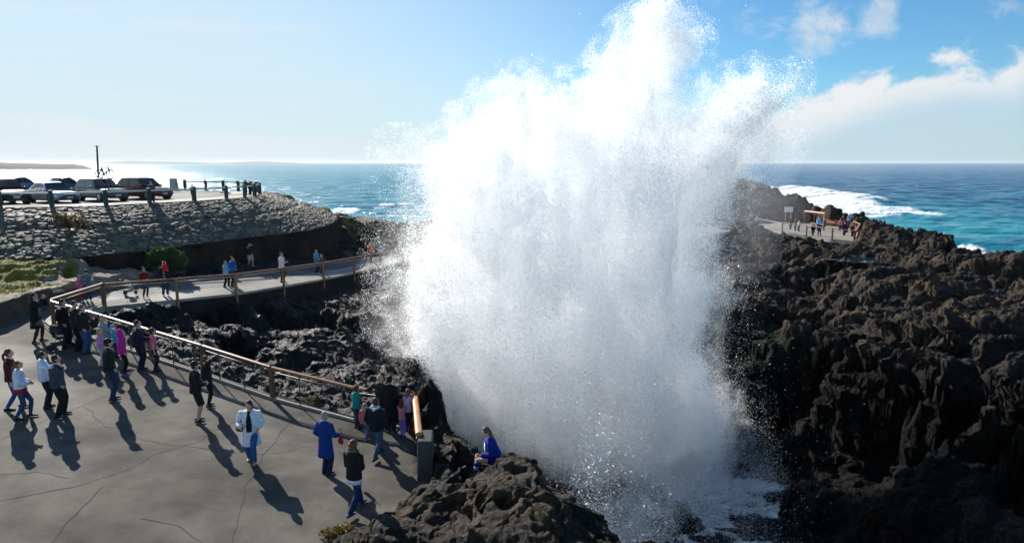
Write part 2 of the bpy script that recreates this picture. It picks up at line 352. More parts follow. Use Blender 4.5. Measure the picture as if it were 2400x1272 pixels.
# eroded lava: creased billows and pillow lumps
ez = Z * .8
px_, py_ = GX + wf * .5, GY * 1.0 + wx * .6
RT = sstep(6, 12, GX); n1 = fbm(px_ * (.42 - .14 * RT), py_ * (.42 + .10 * RT), ez * .42, 4, 40, .55, True) * (1 + .75 * RT)
f1, f2, cc = worley(px_ * (.75 - .25 * RT), py_ * (.8 + .45 * RT) + ez * .5, 5); l1 = np.sqrt(np.clip(1 - (f1 * 1.15)**2, 0, 1)) * (.45 + .9 * cc)
g1, g2, gc = worley(px_ * (1.9 - .7 * RT) + ez * .7, py_ * (2.1 + .7 * RT) - wf * .6, 9); l2 = np.sqrt(np.clip(1 - (g1 * 1.2)**2, 0, 1)) * (.4 + .9 * gc)
near = sstep(52, 26, GY)
h1, h2, hc = worley(px_ * 5.1 + ez * 2, py_ * 5.3, 12); l3 = np.sqrt(np.clip(1 - (h1 * 1.2)**2, 0, 1)) * (.3 + hc)
n3 = fbm(px_ * 3.2, py_ * 3.2, ez * 3.2, 3, 60, .5, True)
farrel = 1 + sstep(45, 90, GY) * .5
gul = sstep(-9.6, -11.2, Z) * (GX > -3)
rel = (n1 * .62 + (l1 - .6) * .34 + (l2 - .5) * (.24 - .08 * RT) + (l3 - .5) * .09 + n3 * (.16 - .06 * RT)) * farrel
bas = sstep(1, -2, GX) * sstep(20, 24, GY)      # the basin: flatter ropy ledges
rp = fbm(px_ * .9 + GY * .25, py_ * 2.6, ez * 1.5, 4, 44, .55, True)
rel = rel * (1 - .62 * bas) + rp * .42 * bas - bas * ((l2 - .5) * .05 + (l3 - .5) * .03 + n3 * .03)
sl_y = np.abs(np.gradient(Z, axis=0) / np.gradient(GY, axis=0)); sl_x = np.abs(np.gradient(Z, axis=1) / (np.gradient(GX, axis=1) + 1e-6)); steep = sstep(.7, 2.2, np.maximum(sl_x, sl_y)); rel = rel * (1 - .55 * steep)
# stepped strata on the headlands
st = Z + fbm(GX * .15, GY * .15, Z * 0, 2, 77) * 1.2
fg = sstep(20.5, 18.5, GY)
rel = rel * (1 - .42 * fg) * (1 - .5 * gul) + gul * fbm(GX * 1.3, GY * .8, Z * 3.2, 3, 81) * .25
Zs = Z + fbm(GX * .2, GY * .2, Z * 0, 2, 77) * .5
step_ = 1.0; fr = Zs / step_ - np.floor(Zs / step_); terr = (sstep(.15, .85, fr) - fr) * step_
Z = Z + terr * .7 * sstep(1, -2, GX) * sstep(20, 24, GY) * sstep(60, 52, GY)
Z = Z + terr * .9 * sstep(-2.2, -3.5, -GX) * (GX > -2) * (1 - sstep(19, 17, GY))
Z2 = Z + rel * (1 - flat) * .95 + (fbm(GX * 1.2, GY * 1.2, GX * 0, 3, 50) * .12 + fbm(GX * 5, GY * 5, GX * 0, 2, 51) * .05) * flat
ax = fbm(px_ * 1.1 + 7, py_ * 1.1, ez * 2.2, 3, 70) * .5 * (1 - flat); ay = fbm(px_ * 1.1, py_ * 1.1 + 5, ez * 2.2, 3, 71) * .45 * (1 - flat)
lg = fbm(GX * .5, GY * .5, Z * 3.4, 3, 86); ay = ay + steep * lg * .9; ax = ax + steep * fbm(GX * .5 + 4, GY * .5, Z * 3.0, 3, 87) * .6
# hold the ground below the paved sheets
def hold(Z2, poly, Hf, soft=.35, gap=.22, lift=None):
    s = sdist(poly, GX, GY); lim = -np.vectorize(Hf)(GX) - gap if callable(Hf) else -Hf - gap
    k = sstep(-soft, 0.02, s)
    return np.where(s > -soft, Z2 * (1 - k) + np.minimum(Z2, lim) * k, Z2), s
path_poly = near_edge + far_edge[::-1]
fgm = sdist([(-4.9, 12), (-3.9, 13.35), (-2.9, 14.5), (-2.2, 15.7), (-2.0, 17), (-1, 17), (1, 12)], GX, GY) + wf * .35
Zk = Z2.copy()
Z2, s1 = hold(Z2, plaza_poly, H_plaza)
Z2 = np.where(fgm > 0, np.maximum(Z2, np.minimum(Zk, Z2 + fgm * 4)), Z2)
Z2, _ = hold(Z2, GIRL_LEGS, lambda x: GFOOT + .03, .15, .0)
Z2, _ = hold(Z2, GIRL_FRONT, lambda x: GFOOT - .02, .2, .0)
Z2, ss_ = hold(Z2, GIRL_SEAT, lambda x: GFOOT - .40, .2, .0)
Z2 = np.where(ss_ > 0, -(GFOOT - .40) + rel * .05, Z2)
Z2, s2 = hold(Z2, path_poly, H_path, .4)
Z2, s3 = hold(Z2, plat_poly, PL, .8)
lot_big = top_c + lot_poly[len(top_c):]
Z2, s4 = hold(Z2, lot_big, LOT, 1.0, .5)
emb_poly = bot_c + top_c[::-1]
s5 = sdist(emb_poly, GX, GY)
embz = -4.9
Z2 = np.where(s5 > -.1, np.minimum(Z2, -5.6), Z2)
sil = np.interp((GX / GY) * 1585 + 1200, [1020, 1032, 1045, 1090, 1112, 1135, 1150, 1165, 1200, 1232, 1262, 1290, 1340, 1400, 1460, 1500], [900, 985, 1020, 1043, 1070, 1085, 1075, 1058, 1062, 1080, 1118, 1143, 1165, 1205, 1272, 1330])
cap_z = -GY * np.tan(np.arctan((sil - 636) / 1600) + PITCH) + wf * .06 + (l3 - .5) * .05
lim_ = (GX / GY > -.112) & (GX / GY < .19) & (GY < 40)
Z2 = np.where(lim_, np.minimum(Z2, cap_z - .03), Z2)
sheet = np.maximum.reduce([s1, s2, s3, s4]); ax *= sstep(0, -.6, sheet); ay *= sstep(0, -.6, sheet)
pools = [(P(2012, 607, 8.35), 2.1, 1.6), (P(2335, 678, 8.62), 1.7, 1.1), (P(1940, 572, 8.5), 3.4, 2.2)]
for (q, rx_, ry_) in pools:
    d = np.hypot((GX - q[0]) / rx_, (GY - q[1]) / ry_) + wf * .9
    k = sstep(1.25, .75, d); Z2 = Z2 * (1 - k) + (q[2] - .08 + rel * .07) * k; k2 = sstep(2.4, 1.3, d) * (1 - k)
    Z2 = np.where(k2 > 0, Z2 * (1 - k2) + np.maximum(Z2, q[2] + .02) * k2, Z2)
V = np.stack([GX + ax, GY + ay, Z2], -1)
wet = sstep(-3.5, -6, GX) * 0 + sstep(2, -2, GX) * sstep(19, 23, GY) * sstep(64, 50, GY)
TA = {'grass': A_grass.ravel(), 'sand': A_sand.ravel(), 'dry': A_dry.ravel(), 'wet': wet.ravel(), 'relief': (rel * (1 - flat)).ravel(), 'algae_shade': (gul * sstep(22, 24, GY)).ravel(), 'damp_shade': np.maximum(sstep(37, 28, GY + n1 * 3 - (GX - 12) * .12) * (GX > 5), sstep(-8.8, -11., Z2) * (GX > -1) * (GY < 40)).ravel()}

m = D.materials.new('lava_rock'); T = NT(m); b = T.b
geo = T.n('ShaderNodeNewGeometry').outputs['Position']
a1 = T.noise(geo, .7, 6, .6); a2 = T.noise(geo, 5, 6, .65); a3 = T.noise(geo, .22, 3)
base = T.mix(T.ss(a1, .42, .62), (.006, .0046, .0034), (.060, .036, .016))
base = T.mix(T.math('MULTIPLY', T.ss(a2, .5, .68), .5), base, (.105, .068, .036))
base = T.mix(T.math('MULTIPLY', T.ss(a3, .55, .7), .4), base, (.016, .016, .018))
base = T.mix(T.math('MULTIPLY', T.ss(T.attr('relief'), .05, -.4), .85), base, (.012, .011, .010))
wetc = T.mix(T.ss(a2, .45, .7), (.005, .0055, .0065), (.015, .015, .017))
base = T.mix(T.attr('algae_shade'), base, T.mix(a2, (.004, .005, .004), (.010, .014, .010)))  # lower cliff's shade painted in as blackish green algae colour
base = T.mix(T.attr('wet'), base, wetc)
gcol = T.mix(T.ss(T.noise(geo, 2.2, 5), .4, .62), (.24, .20, .02), (.15, .14, .015))
scol = T.mix(T.ss(T.noise(geo, 1.5, 6), .4, .65), (.22, .16, .09), (.34, .28, .21))
dcol = T.mix(T.ss(T.noise(geo, 1.1, 6), .42, .6), (.20, .115, .025), (.06, .055, .018))
base = T.mix(T.attr('sand'), base, scol); base = T.mix(T.attr('grass'), base, gcol); base = T.mix(T.attr('dry'), base, dcol)
base = T.mix(T.attr('damp_shade'), base, T.mix(1., base, (.2, .2, .2), 'MULTIPLY'))  # wet rock, with the plume's shadow on the right cliff painted in
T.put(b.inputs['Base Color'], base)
soft = T.math('MAXIMUM', T.attr('grass'), T.math('MAXIMUM', T.attr('sand'), T.attr('dry')))
rg = T.math('SUBTRACT', .82, T.math('MULTIPLY', T.math('MULTIPLY', T.attr('wet'), T.math('SUBTRACT', 1., soft)), T.ss(a1, .3, .7, .28, .10)))
T.put(b.inputs['Roughness'], rg); T.put(b.inputs['Specular IOR Level'], T.math('SUBTRACT', .35, T.math('MULTIPLY', T.attr('algae_shade'), .2)))
vo = T.n('ShaderNodeTexVoronoi', i_Vector=geo, i_Scale=7.)
hh = T.math('ADD', T.math('MULTIPLY', T.noise(geo, 9, 8, .65), 1.), T.math('MULTIPLY', vo.outputs['Distance'], -.35))
strat = T.noise(T.n('ShaderNodeMapping', i_Vector=geo, i_Scale=(.7, .7, 4.2)).outputs[0], 1., 6, .6, .4)
T.put(b.inputs['Normal'], T.bump(T.noise(geo, 34, 4, .6), .5, .03, T.bump(hh, .9, .16, T.bump(strat, T.math('MULTIPLY', T.math('SUBTRACT', 1., soft), .8), .5))))
ROCK = m
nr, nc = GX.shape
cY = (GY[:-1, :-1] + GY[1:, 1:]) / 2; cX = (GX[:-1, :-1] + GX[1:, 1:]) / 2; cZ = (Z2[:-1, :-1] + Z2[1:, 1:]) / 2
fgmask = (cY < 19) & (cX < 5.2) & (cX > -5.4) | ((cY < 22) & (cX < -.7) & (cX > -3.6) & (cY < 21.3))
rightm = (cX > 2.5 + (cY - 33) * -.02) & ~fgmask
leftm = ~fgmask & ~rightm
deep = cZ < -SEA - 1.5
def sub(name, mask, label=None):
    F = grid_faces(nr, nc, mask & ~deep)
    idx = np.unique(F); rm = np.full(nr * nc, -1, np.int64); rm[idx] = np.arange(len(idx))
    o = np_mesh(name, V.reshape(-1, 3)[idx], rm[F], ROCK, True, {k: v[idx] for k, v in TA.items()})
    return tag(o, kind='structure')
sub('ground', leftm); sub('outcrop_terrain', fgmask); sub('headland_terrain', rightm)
# seabed so no hole shows below the water
zz = MB(); zz.v = [(-400, 5, -22), (400, 5, -22), (400, 400, -22), (-400, 400, -22)]; zz.f = [(0, 1, 2, 3)]; zz.m = [0]
tag(zz.build('seabed', mat('seabed', (.01, .03, .035), .9)), kind='structure')

# rock pools
def water_mat(name, col, rough, bs, bd):
    m = mat(name, col, rough, spec=.5); T = NT(m); g = T.n('ShaderNodeNewGeometry').outputs['Position']
    T.put(T.b.inputs['Normal'], T.bump(T.noise(g, bs, 3), .3, bd)); m.node_tree.nodes['Principled BSDF'].inputs['IOR'].default_value = 1.33; return m
PM = water_mat('pool_water', (.01, .02, .03), .04, 2., .004)
for i, (q, rx_, ry_) in enumerate(pools):
    mb = MB(); n = 40; vs = [q]
    for k in range(n):
        a = 2 * math.pi * k / n; vs.append((q[0] + math.cos(a) * rx_ * 1.35, q[1] + math.sin(a) * ry_ * 1.35, q[2]))
    mb.add(vs, [(0, 1 + k, 1 + (k + 1) % n) for k in range(n)])
    tag(mb.build('rock_pool_water', PM), kind='structure')

# ------------------------------------------------------------ paved sheets
def sheet_mat(name, c1, c2, sc, rough=.7, spk=.25):
    m = D.materials.new(name); T = NT(m); g = T.n('ShaderNodeNewGeometry').outputs['Position']
    n1 = T.noise(g, sc, 6, .6); n2 = T.noise(g, 45, 3, .6); n3 = T.noise(g, sc * .22, 4)
    base = T.mix(T.ss(n1, .35, .68), c1, c2)
    base = T.mix(T.math('MULTIPLY', T.ss(n2, .45, .7), spk), base, tuple(x * 1.9 for x in c2))
    base = T.mix(T.math('MULTIPLY', T.ss(n3, .5, .68), .35), base, tuple(x * .6 for x in c1))
    T.put(T.b.inputs['Base Color'], base); T.put(T.b.inputs['Roughness'], T.ss(n3, .35, .65, rough - .12, rough + .1))
    T.b.inputs['Specular IOR Level'].default_value = .14
    T.put(T.b.inputs['Normal'], T.bump(n2, .5, .012, T.bump(n1, .3, .02))); return m
ASPH = sheet_mat('plaza_asphalt', (.064, .058, .049), (.140, .124, .104), .7, .85)
mb = MB()
def sheet(name, poly, m, th=.2, kind='structure'):
    import bmesh
    bm = bmesh.new(); vs = [bm.verts.new(p) for p in poly]; f = bm.faces.new(vs); bm.normal_update()
    if f.normal.z < 0: f.normal_flip()
    r = bmesh.ops.extrude_face_region(bm, geom=[f])
    bmesh.ops.translate(bm, vec=(0, 0, -th), verts=[v for v in r['geom'] if isinstance(v, bmesh.types.BMVert)])
    bmesh.ops.recalc_face_normals(bm, faces=bm.faces); bmesh.ops.triangulate(bm, faces=bm.faces)
    me = D.meshes.new(name); bm.to_mesh(me); bm.free(); me.materials.append(m)
    o = D.objects.new(name, me); COL.objects.link(o); return tag(o, kind=kind)
# plaza as a fine strip grid following the fall of the ground
def plaza_sheet():
    xs = np.linspace(-34, -1.0, 260); ys = np.linspace(8.5, 34, 200); X, Y = np.meshgrid(xs, ys)
    s = sdist(plaza_poly, X, Y); Zp = -np.vectorize(H_plaza)(X) + fbm(X * .15, Y * .15, X * 0, 2, 3) * .03
    # pull boundary vertices onto the outline
    poly = np.array([(p[0], p[1]) for p in plaza_poly])
    near_ = np.abs(s) < .13
    for i, j in zip(*np.nonzero(near_)):
        best = None
        for k in range(len(poly)):
            a = poly[k]; e = poly[(k + 1) % len(poly)] - a; t = np.clip(((X[i, j] - a[0]) * e[0] + (Y[i, j] - a[1]) * e[1]) / (e @ e), 0, 1); q = a + e * t
            dd = (q[0] - X[i, j])**2 + (q[1] - Y[i, j])**2
            if best is None or dd < best[0]: best = (dd, q)
        X[i, j], Y[i, j] = best[1]; s[i, j] = 0
    ok = s > -.001; m4 = ok[:-1, :-1] & ok[1:, :-1] & ok[:-1, 1:] & ok[1:, 1:]
    F = grid_faces(200, 260, m4); Vv = np.stack([X, Y, Zp], -1).reshape(-1, 3)
    idx = np.unique(F); rm = np.full(len(Vv), -1); rm[idx] = np.arange(len(idx))
    return tag(np_mesh('plaza_pavement', Vv[idx], rm[F], ASPH), kind='structure')
plaza = plaza_sheet()
# cracks and joints
CR = mat('crack', (.02, .019, .018), .95)
cb = MB()
def ribbon(pts, wd, jit, Pf=PZ, seg=.25):
    W = [Vector(Pf(*p)) for p in pts]; out = []
    for a, b_ in zip(W[:-1], W[1:]):
        n = max(1, int((b_ - a).length / seg))
        for k in range(n): out.append(a.lerp(b_, k / n) + Vector((random.uniform(-jit, jit), random.uniform(-jit, jit), 0)))
    out.append(W[-1]); vs = []; fs = []
    for i, p in enumerate(out):
        t = (out[min(i + 1, len(out) - 1)] - out[max(0, i - 1)]).normalized(); s_ = Vector((-t.y, t.x, 0)) * wd * random.uniform(.5, 1.3)
        for q in (p + s_, p - s_): vs.append((q.x, q.y, -H_plaza(q.x) + fbm(np.array(q.x * .15), np.array(q.y * .15), np.array(0.), 2, 3) * .03 + .005))
    for i in range(len(out) - 1): fs.append((2 * i, 2 * i + 1, 2 * i + 3, 2 * i + 2))
    cb.add(vs, fs)
for pts in [[(0, 1172), (60, 1160), (180, 1140), (290, 1105), (360, 1066), (436, 1043), (489, 1051), (532, 1064), (565, 1059), (591, 1062), (618, 1064), (644, 1034), (674, 993), (718, 958)],
            [(618, 1064), (657, 1062), (720, 1044), (743, 1046), (800, 1040), (850, 1030)], [(618, 1066), (598, 1108), (577, 1137), (572, 1173), (555, 1220), (543, 1290)],
            [(192, 952), (213, 965), (245, 1000), (283, 1003), (333, 1030), (400, 1043), (436, 1043)], [(0, 1031), (36, 1015), (115, 983), (190, 952)],
            [(110, 1290), (150, 1235), (190, 1190), (240, 1140)], [(436, 1043), (470, 1032), (505, 1008), (560, 985)], [(470, 1272), (420, 1230), (330, 1215)],
            [(0, 1110), (90, 1105), (160, 1120)], [(920, 1098), (950, 1102), (975, 1100)]]: ribbon(pts, .008, .035)
for pts in [[(530, 900), (640, 975)], [(452, 858), (540, 945)], [(585, 925), (650, 985)], [(380, 852), (432, 905)], [(700, 965), (742, 1000)], [(775, 980), (826, 1022)], [(190, 952), (246, 928)]]: ribbon(pts, .006, .0)
o = cb.build('crack', CR, plaza)

CONC = sheet_mat('path_concrete', (.26, .235, .20), (.34, .31, .27), 1.2, .8, .15)
PASPH = sheet_mat('path_asphalt', (.10, .095, .088), (.17, .16, .145), 1.0, .75, .3)
def strip(name, A, B, m, skirt, dz=0., nsub=5):
    """sheet between two edges, with a vertical skirt on the near edge"""
    def res(E):
        out = []
        for a, b_ in zip(E[:-1], E[1:]):
            for k in range(nsub): out.append(Vector(a).lerp(Vector(b_), k / nsub))
        return out + [Vector(E[-1])]
    A_, B_ = res(A), res(B); mb = MB(); n = len(A_); vs = []
    up = Vector((0, 0, dz))
    for a, b_ in zip(A_, B_): vs += [a + up, a.lerp(b_, .5) + up, b_ + up, a - Vector((0, 0, skirt)), b_ - Vector((0, 0, .4))]
    fs = []
    for i in range(n - 1):
        o_ = i * 5; p = o_ + 5
        fs += [(o_, p, p + 1, o_ + 1), (o_ + 1, p + 1, p + 2, o_ + 2), (o_ + 3, p + 3, p, o_), (o_ + 2, p + 2, p + 4, o_ + 4)]
    mb.add(vs, fs); return tag(mb.build(name, m), kind='structure')
mid = [tuple(Vector(a).lerp(Vector(b_), .42)) for a, b_ in zip(near_edge, far_edge)]
strip('path_slab', near_edge, mid, CONC, 2.4)
strip('asphalt_path', mid, far_edge, PASPH, .3, .006)
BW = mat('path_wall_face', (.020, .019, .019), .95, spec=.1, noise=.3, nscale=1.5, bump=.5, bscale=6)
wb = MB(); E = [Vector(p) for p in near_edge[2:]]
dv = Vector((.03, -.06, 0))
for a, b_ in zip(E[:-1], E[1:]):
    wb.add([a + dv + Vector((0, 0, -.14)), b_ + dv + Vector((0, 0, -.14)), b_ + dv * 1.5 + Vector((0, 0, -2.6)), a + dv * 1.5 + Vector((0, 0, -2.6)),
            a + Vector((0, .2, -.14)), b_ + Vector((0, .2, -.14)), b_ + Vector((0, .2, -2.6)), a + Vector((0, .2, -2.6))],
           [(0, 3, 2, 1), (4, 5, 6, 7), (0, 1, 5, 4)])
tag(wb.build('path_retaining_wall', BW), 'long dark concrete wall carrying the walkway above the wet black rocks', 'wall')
# bank wall between plaza and grass
bk = MB(); E = [Vector(PZ(*p)) for p in [(-330, 850), (0, 762), (75, 730)]] + [Vector(PT(*p)) for p in [(110, 719), (165, 704), (235, 685)]]
hs = [.95, .85, .75, .6, .45, .15]; vs = []
for e, h in zip(E, hs):
    for k, (dy, z) in enumerate(((-.05, -.3), (.05, h * .6), (.22, h), (.9, h + .02), (.9, -.3))): vs.append((e.x - dy * .2, e.y + dy, e.z + z))
fs = [(i * 5 + k, (i + 1) * 5 + k, (i + 1) * 5 + k + 1, i * 5 + k + 1) for i in range(len(E) - 1) for k in range(4)]
bk.add(vs, fs)
ob = bk.build('bank_wall', mat('bank_earth', (.055, .045, .034), .95, noise=.4, nscale=2, bump=.8, bscale=5, bdist=.1))
sb = ob.modifiers.new('s', 'SUBSURF'); sb.levels = sb.render_levels = 3; sb.subdivision_type = 'SIMPLE'
tx = D.textures.new('t', 'CLOUDS'); tx.noise_scale = .6; dm = ob.modifiers.new('d', 'DISPLACE'); dm.texture = tx; dm.strength = .18
tag(ob, 'low dark earth bank wall between the grass and the pavement', 'wall')

# ------------------------------------------------------------ viewing platform at the far right
sheet('platform_pavement', plat_poly, sheet_mat('plat', (.24, .215, .18), (.33, .30, .26), 1.0, .8, .1), .35)
sheet('platform_path', [P(*p) for p in [(1480, 560, 8.2), (1620, 555, 8.15), (1774, 534, PL + .01), (1774, 519, PL + .01), (1620, 535, 8.15), (1480, 545, 8.2)]], CONC, .3)

# ------------------------------------------------------------ car park terrace
LOTM = sheet_mat('lot_asphalt', (.065, .062, .058), (.10, .095, .088), .5, .85, .3)
lot = sheet('car_park_pavement', lot_poly, LOTM, .35)
def flatpoly(name, pts, H, m, parent=None, dz=.004):
    mb = MB(); vs = [P(a, b_, H) for a, b_ in pts]; vs = [(x, y, z + dz) for x, y, z in vs]; mb.add(vs, [tuple(range(len(vs)))]); return mb.build(name, m, parent)
# pale footpath round the edge
n_ = len(top_c); ctr = Vector((-38, 60, -LOT)); inner = []
for i, p in enumerate(top_c):
    v = ctr - Vector(p); v.z = 0; inner.append(Vector(p) + v.normalized() * 2.6)
fp = MB(); vs = []
for a, b_ in zip(top_c, inner): vs += [(a[0], a[1], a[2] + .006), (b_.x, b_.y, b_.z + .1), (a[0], a[1], a[2] + .1), (b_.x, b_.y, b_.z + .004)]
fs = []
for i in range(n_ - 1): fs += [(i * 4 + 2, i * 4 + 1, i * 4 + 5, i * 4 + 6), (i * 4 + 1, i * 4 + 3, i * 4 + 7, i * 4 + 5), (i * 4, i * 4 + 2, i * 4 + 6, i * 4 + 4)]
fp.add(vs, fs); tag(fp.build('footpath', CONC), kind='structure')
LINE = mat('white_line', (.7, .7, .68), .7)
for (a, b_) in [((188, 476), (206, 483)), ((292, 470), (318, 478)), ((68, 480), (84, 486)), ((392, 468), (418, 474))]:
    flatpoly('marking', [a, (a[0] + 5, a[1]), (b_[0] + 8, b_[1]), b_], LOT - .0, LINE, lot, .008)

# stone pitched slope
def resample(E, n, closed=False):
    E = np.array(E, float); L = np.concatenate([[0], np.cumsum(np.linalg.norm(np.diff(E, axis=0), axis=1))]); t = np.linspace(0, L[-1], n)
    return np.stack([np.interp(t, L, E[:, k]) for k in range(3)], 1), L[-1]
idx = np.linspace(0, len(top_c) - 1, 900)
def interp_pts(E):
    E = np.array(E); n = len(E); q = np.arange(n)
    # smooth the polyline a little
    o_ = np.stack([np.interp(idx, q, E[:, k]) for k in range(3)], 1); ker = np.hanning(61); ker /= ker.sum()
    for k in range(3):
        pad = np.concatenate([np.full(30, o_[0, k]), o_[:, k], np.full(30, o_[-1, k])]); o_[:, k] = np.convolve(pad, ker, 'valid')
    return o_
tc_, bc_ = interp_pts(top_c), interp_pts(bot_c)
nt_ = 150; tt = np.linspace(0, 1, nt_)[:, None, None]
S = tc_[None] * (1 - tt) + bc_[None] * tt
S[:, :, 2] += np.sin(tt[:, :, 0] * math.pi) * .25 - .0
dist_mid = np.concatenate([[0], np.cumsum(np.linalg.norm(np.diff((tc_ + bc_) / 2, axis=0), axis=1))])
down = np.linalg.norm(bc_ - tc_, axis=1)
U_ = np.repeat(dist_mid[None], nt_, 0); Vv = tt[:, :, 0] * down[None]
wob = fbm(U_ * .9, Vv * .9, U_ * 0, 3, 5)
e1, e2, ec = worley(U_ / .43 + wob * .35, Vv / .26 + wob * .3, 3)
edge = e2 - e1
stone = sstep(.02, .2, edge) * (.04 + .05 * ec) + (fbm(U_ * 3, Vv * 3, U_ * 0, 3, 9)) * .04 + (ec - .5) * .05
tiltx = perlin(np.floor(ec * 900), U_ * 0 + .5, U_ * 0 + .3)
band = np.exp(-((tt[:, :, 0] - .52) / .035)**2) * .10
nrm = np.zeros_like(S)
du = np.gradient(S, axis=1); dv_ = np.gradient(S, axis=0); nrm = np.cross(du, dv_); nrm /= np.linalg.norm(nrm, axis=2, keepdims=True) + 1e-9
nrm *= np.where(nrm[..., 2:3] < 0, -1, 1)
S = S + nrm * (stone - band)[..., None]
m = D.materials.new('pitched_stone'); T = NT(m); g = T.n('ShaderNodeNewGeometry').outputs['Position']
cc_ = T.mix(T.attr('cell'), (.066, .053, .033), (.185, .148, .094)); cc_ = T.mix(T.math('MULTIPLY', T.ss(T.noise(g, 3.5, 6), .45, .7), .5), cc_, (.25, .23, .18))
cc_ = T.mix(T.ss(T.attr('joint'), .0, 1.), cc_, (.022, .022, .018)); T.put(T.b.inputs['Base Color'], cc_); T.b.inputs['Roughness'].default_value = .75
T.put(T.b.inputs['Normal'], T.bump(T.noise(g, 12, 5), .5, .05))
tag(np_mesh('stone_embankment_slope', S.reshape(-1, 3), grid_faces(nt_, 900), m, True, {'cell': ec.ravel(), 'joint': (1 - sstep(.05, .17, edge)).ravel()}), kind='structure')
# wall under the slope
rw = MB(); B = bc_[::9]; vs = []
outd = np.gradient(B, axis=0); outd = np.stack([outd[:, 1], -outd[:, 0]], 1); outd /= np.linalg.norm(outd, axis=1, keepdims=True)
for i, p in enumerate(B):
    k = .12
    for dd, z in ((-.3, .02 if p[0] > -24 else -.3), (k, .02), (k + .05, -.25), (k + .12, -1.2), (k + .35, -3.2)): vs.append((p[0] + outd[i, 0] * dd, p[1] + outd[i, 1] * dd, p[2] + z))
fs = [(i * 5 + k, i * 5 + k + 1, (i + 1) * 5 + k + 1, (i + 1) * 5 + k) for i in range(len(B) - 1) for k in range(4)]
rw.add(vs, fs)
tag(rw.build('retaining_wall', mat('old_wall', (.024, .019, .014), .95, noise=.6, nscale=1.0, spec=.1, bump=1., bscale=3.5, bdist=.15)), 'dark weathered retaining wall curving under the stone pitched slope', 'wall')

# ------------------------------------------------------------ sea
SX, SY = polar(11, 60000, int(NR * 1.25), int(NCL * .72), .98)
k = np.zeros(SX.shape)
dist = SY
def wave(th, lam, amp, ph=0.):
    q = (SX * math.cos(th) + SY * math.sin(th)) / lam * 2 * math.pi + fbm(SX / lam * .22, SY / lam * .22, SX * 0, 2, int(lam * 7)) * 5 + ph
    return amp * (np.sin(q) + .25 * np.sin(2 * q + 1.2)) * sstep(lam * 70, lam * 22, SY)
sz = wave(1.25, 34, .45) + wave(1.7, 19, .26) + wave(.9, 11, .16) + wave(2.2, 7, .10) + wave(1.4, 4.2, .06)
inshore = sstep(60, 90, SY); sz *= .25 + .75 * inshore
chop = fbm(SX * .8, SY * .8, SX * 0, 3, 90) * .35 * sstep(90, 40, SY); sz += chop
PS = lambda px, py: P(px, py, SEA)
foam = np.zeros(SX.shape)
def foamzone(poly, warp, lo, hi, gain=1., tex=.06, s=0, soft=None):
    global foam
    sel = (SY < 1500) & (SY > 14)
    x, y = SX[sel], SY[sel]; sd_ = sdist([PS(*p) for p in poly], x, y)
    sc = np.maximum(6, y * .05) if soft is None else soft
    sd_ = sd_ / sc + fbm(x * tex * .5, y * tex * .25, x * 0, 5, 100 + s) * warp
    f = sstep(lo, hi, sd_) * gain
    foam[sel] = np.maximum(foam[sel], f)
surf = [(1815, 436), (1860, 444), (1905, 453), (1950, 463), (2060, 476), (2180, 493), (2290, 505), (2200, 508), (2060, 512), (1990, 540), (1900, 545), (1700, 470)]
foamzone(surf, 1.6, -.1, .9, 1., .12, 1)
foamzone([(1700, 450), (1850, 448), (1960, 470), (2060, 486), (1990, 505), (1800, 500)], 1.0, -.3, .5, 1., .12, 2)
foamzone([(2240, 580), (2275, 586), (2320, 608), (2300, 640), (2200, 640)], .8, -.3, .4, 1., .3, 3, 4)
foamzone([(760, 498), (860, 478), (940, 474), (1010, 472), (1010, 478), (900, 488), (800, 505)], 2.2, .2, .9, .9, .12, 4)
foamzone([(820, 508), (900, 503), (1020, 497), (1020, 508), (900, 520)], 1.6, -.1, .8, .95, .12, 5)
foamzone([(-60, 402), (120, 400), (215, 397), (215, 399), (100, 405), (-60, 408)], 1.0, -.2, .5, .8, .02, 6)
foamzone([(2000, 500), (2420, 560), (2420, 640), (2050, 560)], 3.4, 1.9, 2.5, .75, .22, 7)
# white water in the gully
gx = sdist([(5.0, 38), (11, 38.5), (15, 35.5), (14.2, 33.0), (11.6, 30.5), (10.8, 27), (8.8, 21), (7.6, 23), (8.7, 28), (8.0, 31.5), (6.5, 34), (3, 36)], SX, SY)
foam = np.maximum(foam, sstep(-.35, .45, gx * .35 + fbm(SX * .55, SY * .55, SX * 0, 6, 130, .62) * 3.2) * (SY < 40))
# scattered whitecaps
wc = perlin(SX / 9, SY / 3.2, SX * 0, 140) + .55 * perlin(SX / 3.5, SY / 1.6, SX * 0, 141) + .5 * perlin(SX / 60, SY / 60, SX * 0, 142)
foam = np.maximum(foam, sstep(.92, 1.08, wc) * (SY > 95) * (SY < 1600) * .85)
# breaking crest
cr = [PS(*p) for p in [(1800, 452), (1862, 449), (1905, 456), (1960, 468), (2010, 478)]]
dcr = -sdist(cr + cr[::-1], np.where(SY < 600, SX, 1e5), SY)
sz += np.exp(-(dcr / 14)**2) * 3.2 * (1 + .5 * perlin(SX * .05, SY * .05, SX * 0, 9)) * (SY < 600) * (SY > 150)
foam = np.maximum(foam, np.exp(-(dcr / 9)**2) * (SY < 600))
cr2 = [PS(2250, 590), PS(2300, 606)]; dc2 = -sdist(cr2 + cr2[::-1], SX, SY); sz += np.exp(-(dc2 / 4)**2) * .9 * (SY < 200)
foam = np.clip(foam, 0, 1)
sz += (SY > 60) * foam * (.25 + fbm(SX * .6, SY * .6, SX * 0, 3, 150) * .5) * sstep(700, 200, SY)
shal_haze = np.clip(np.maximum(sstep(420, 130, SY + fbm(SX * .012, SY * .012, SX * 0, 3, 160) * 320), sstep(.25, -.15, SX / SY) * sstep(6000, 600, SY) * .85), 0, 1)  # shallows inshore; paleness to the left paints in haze and sun
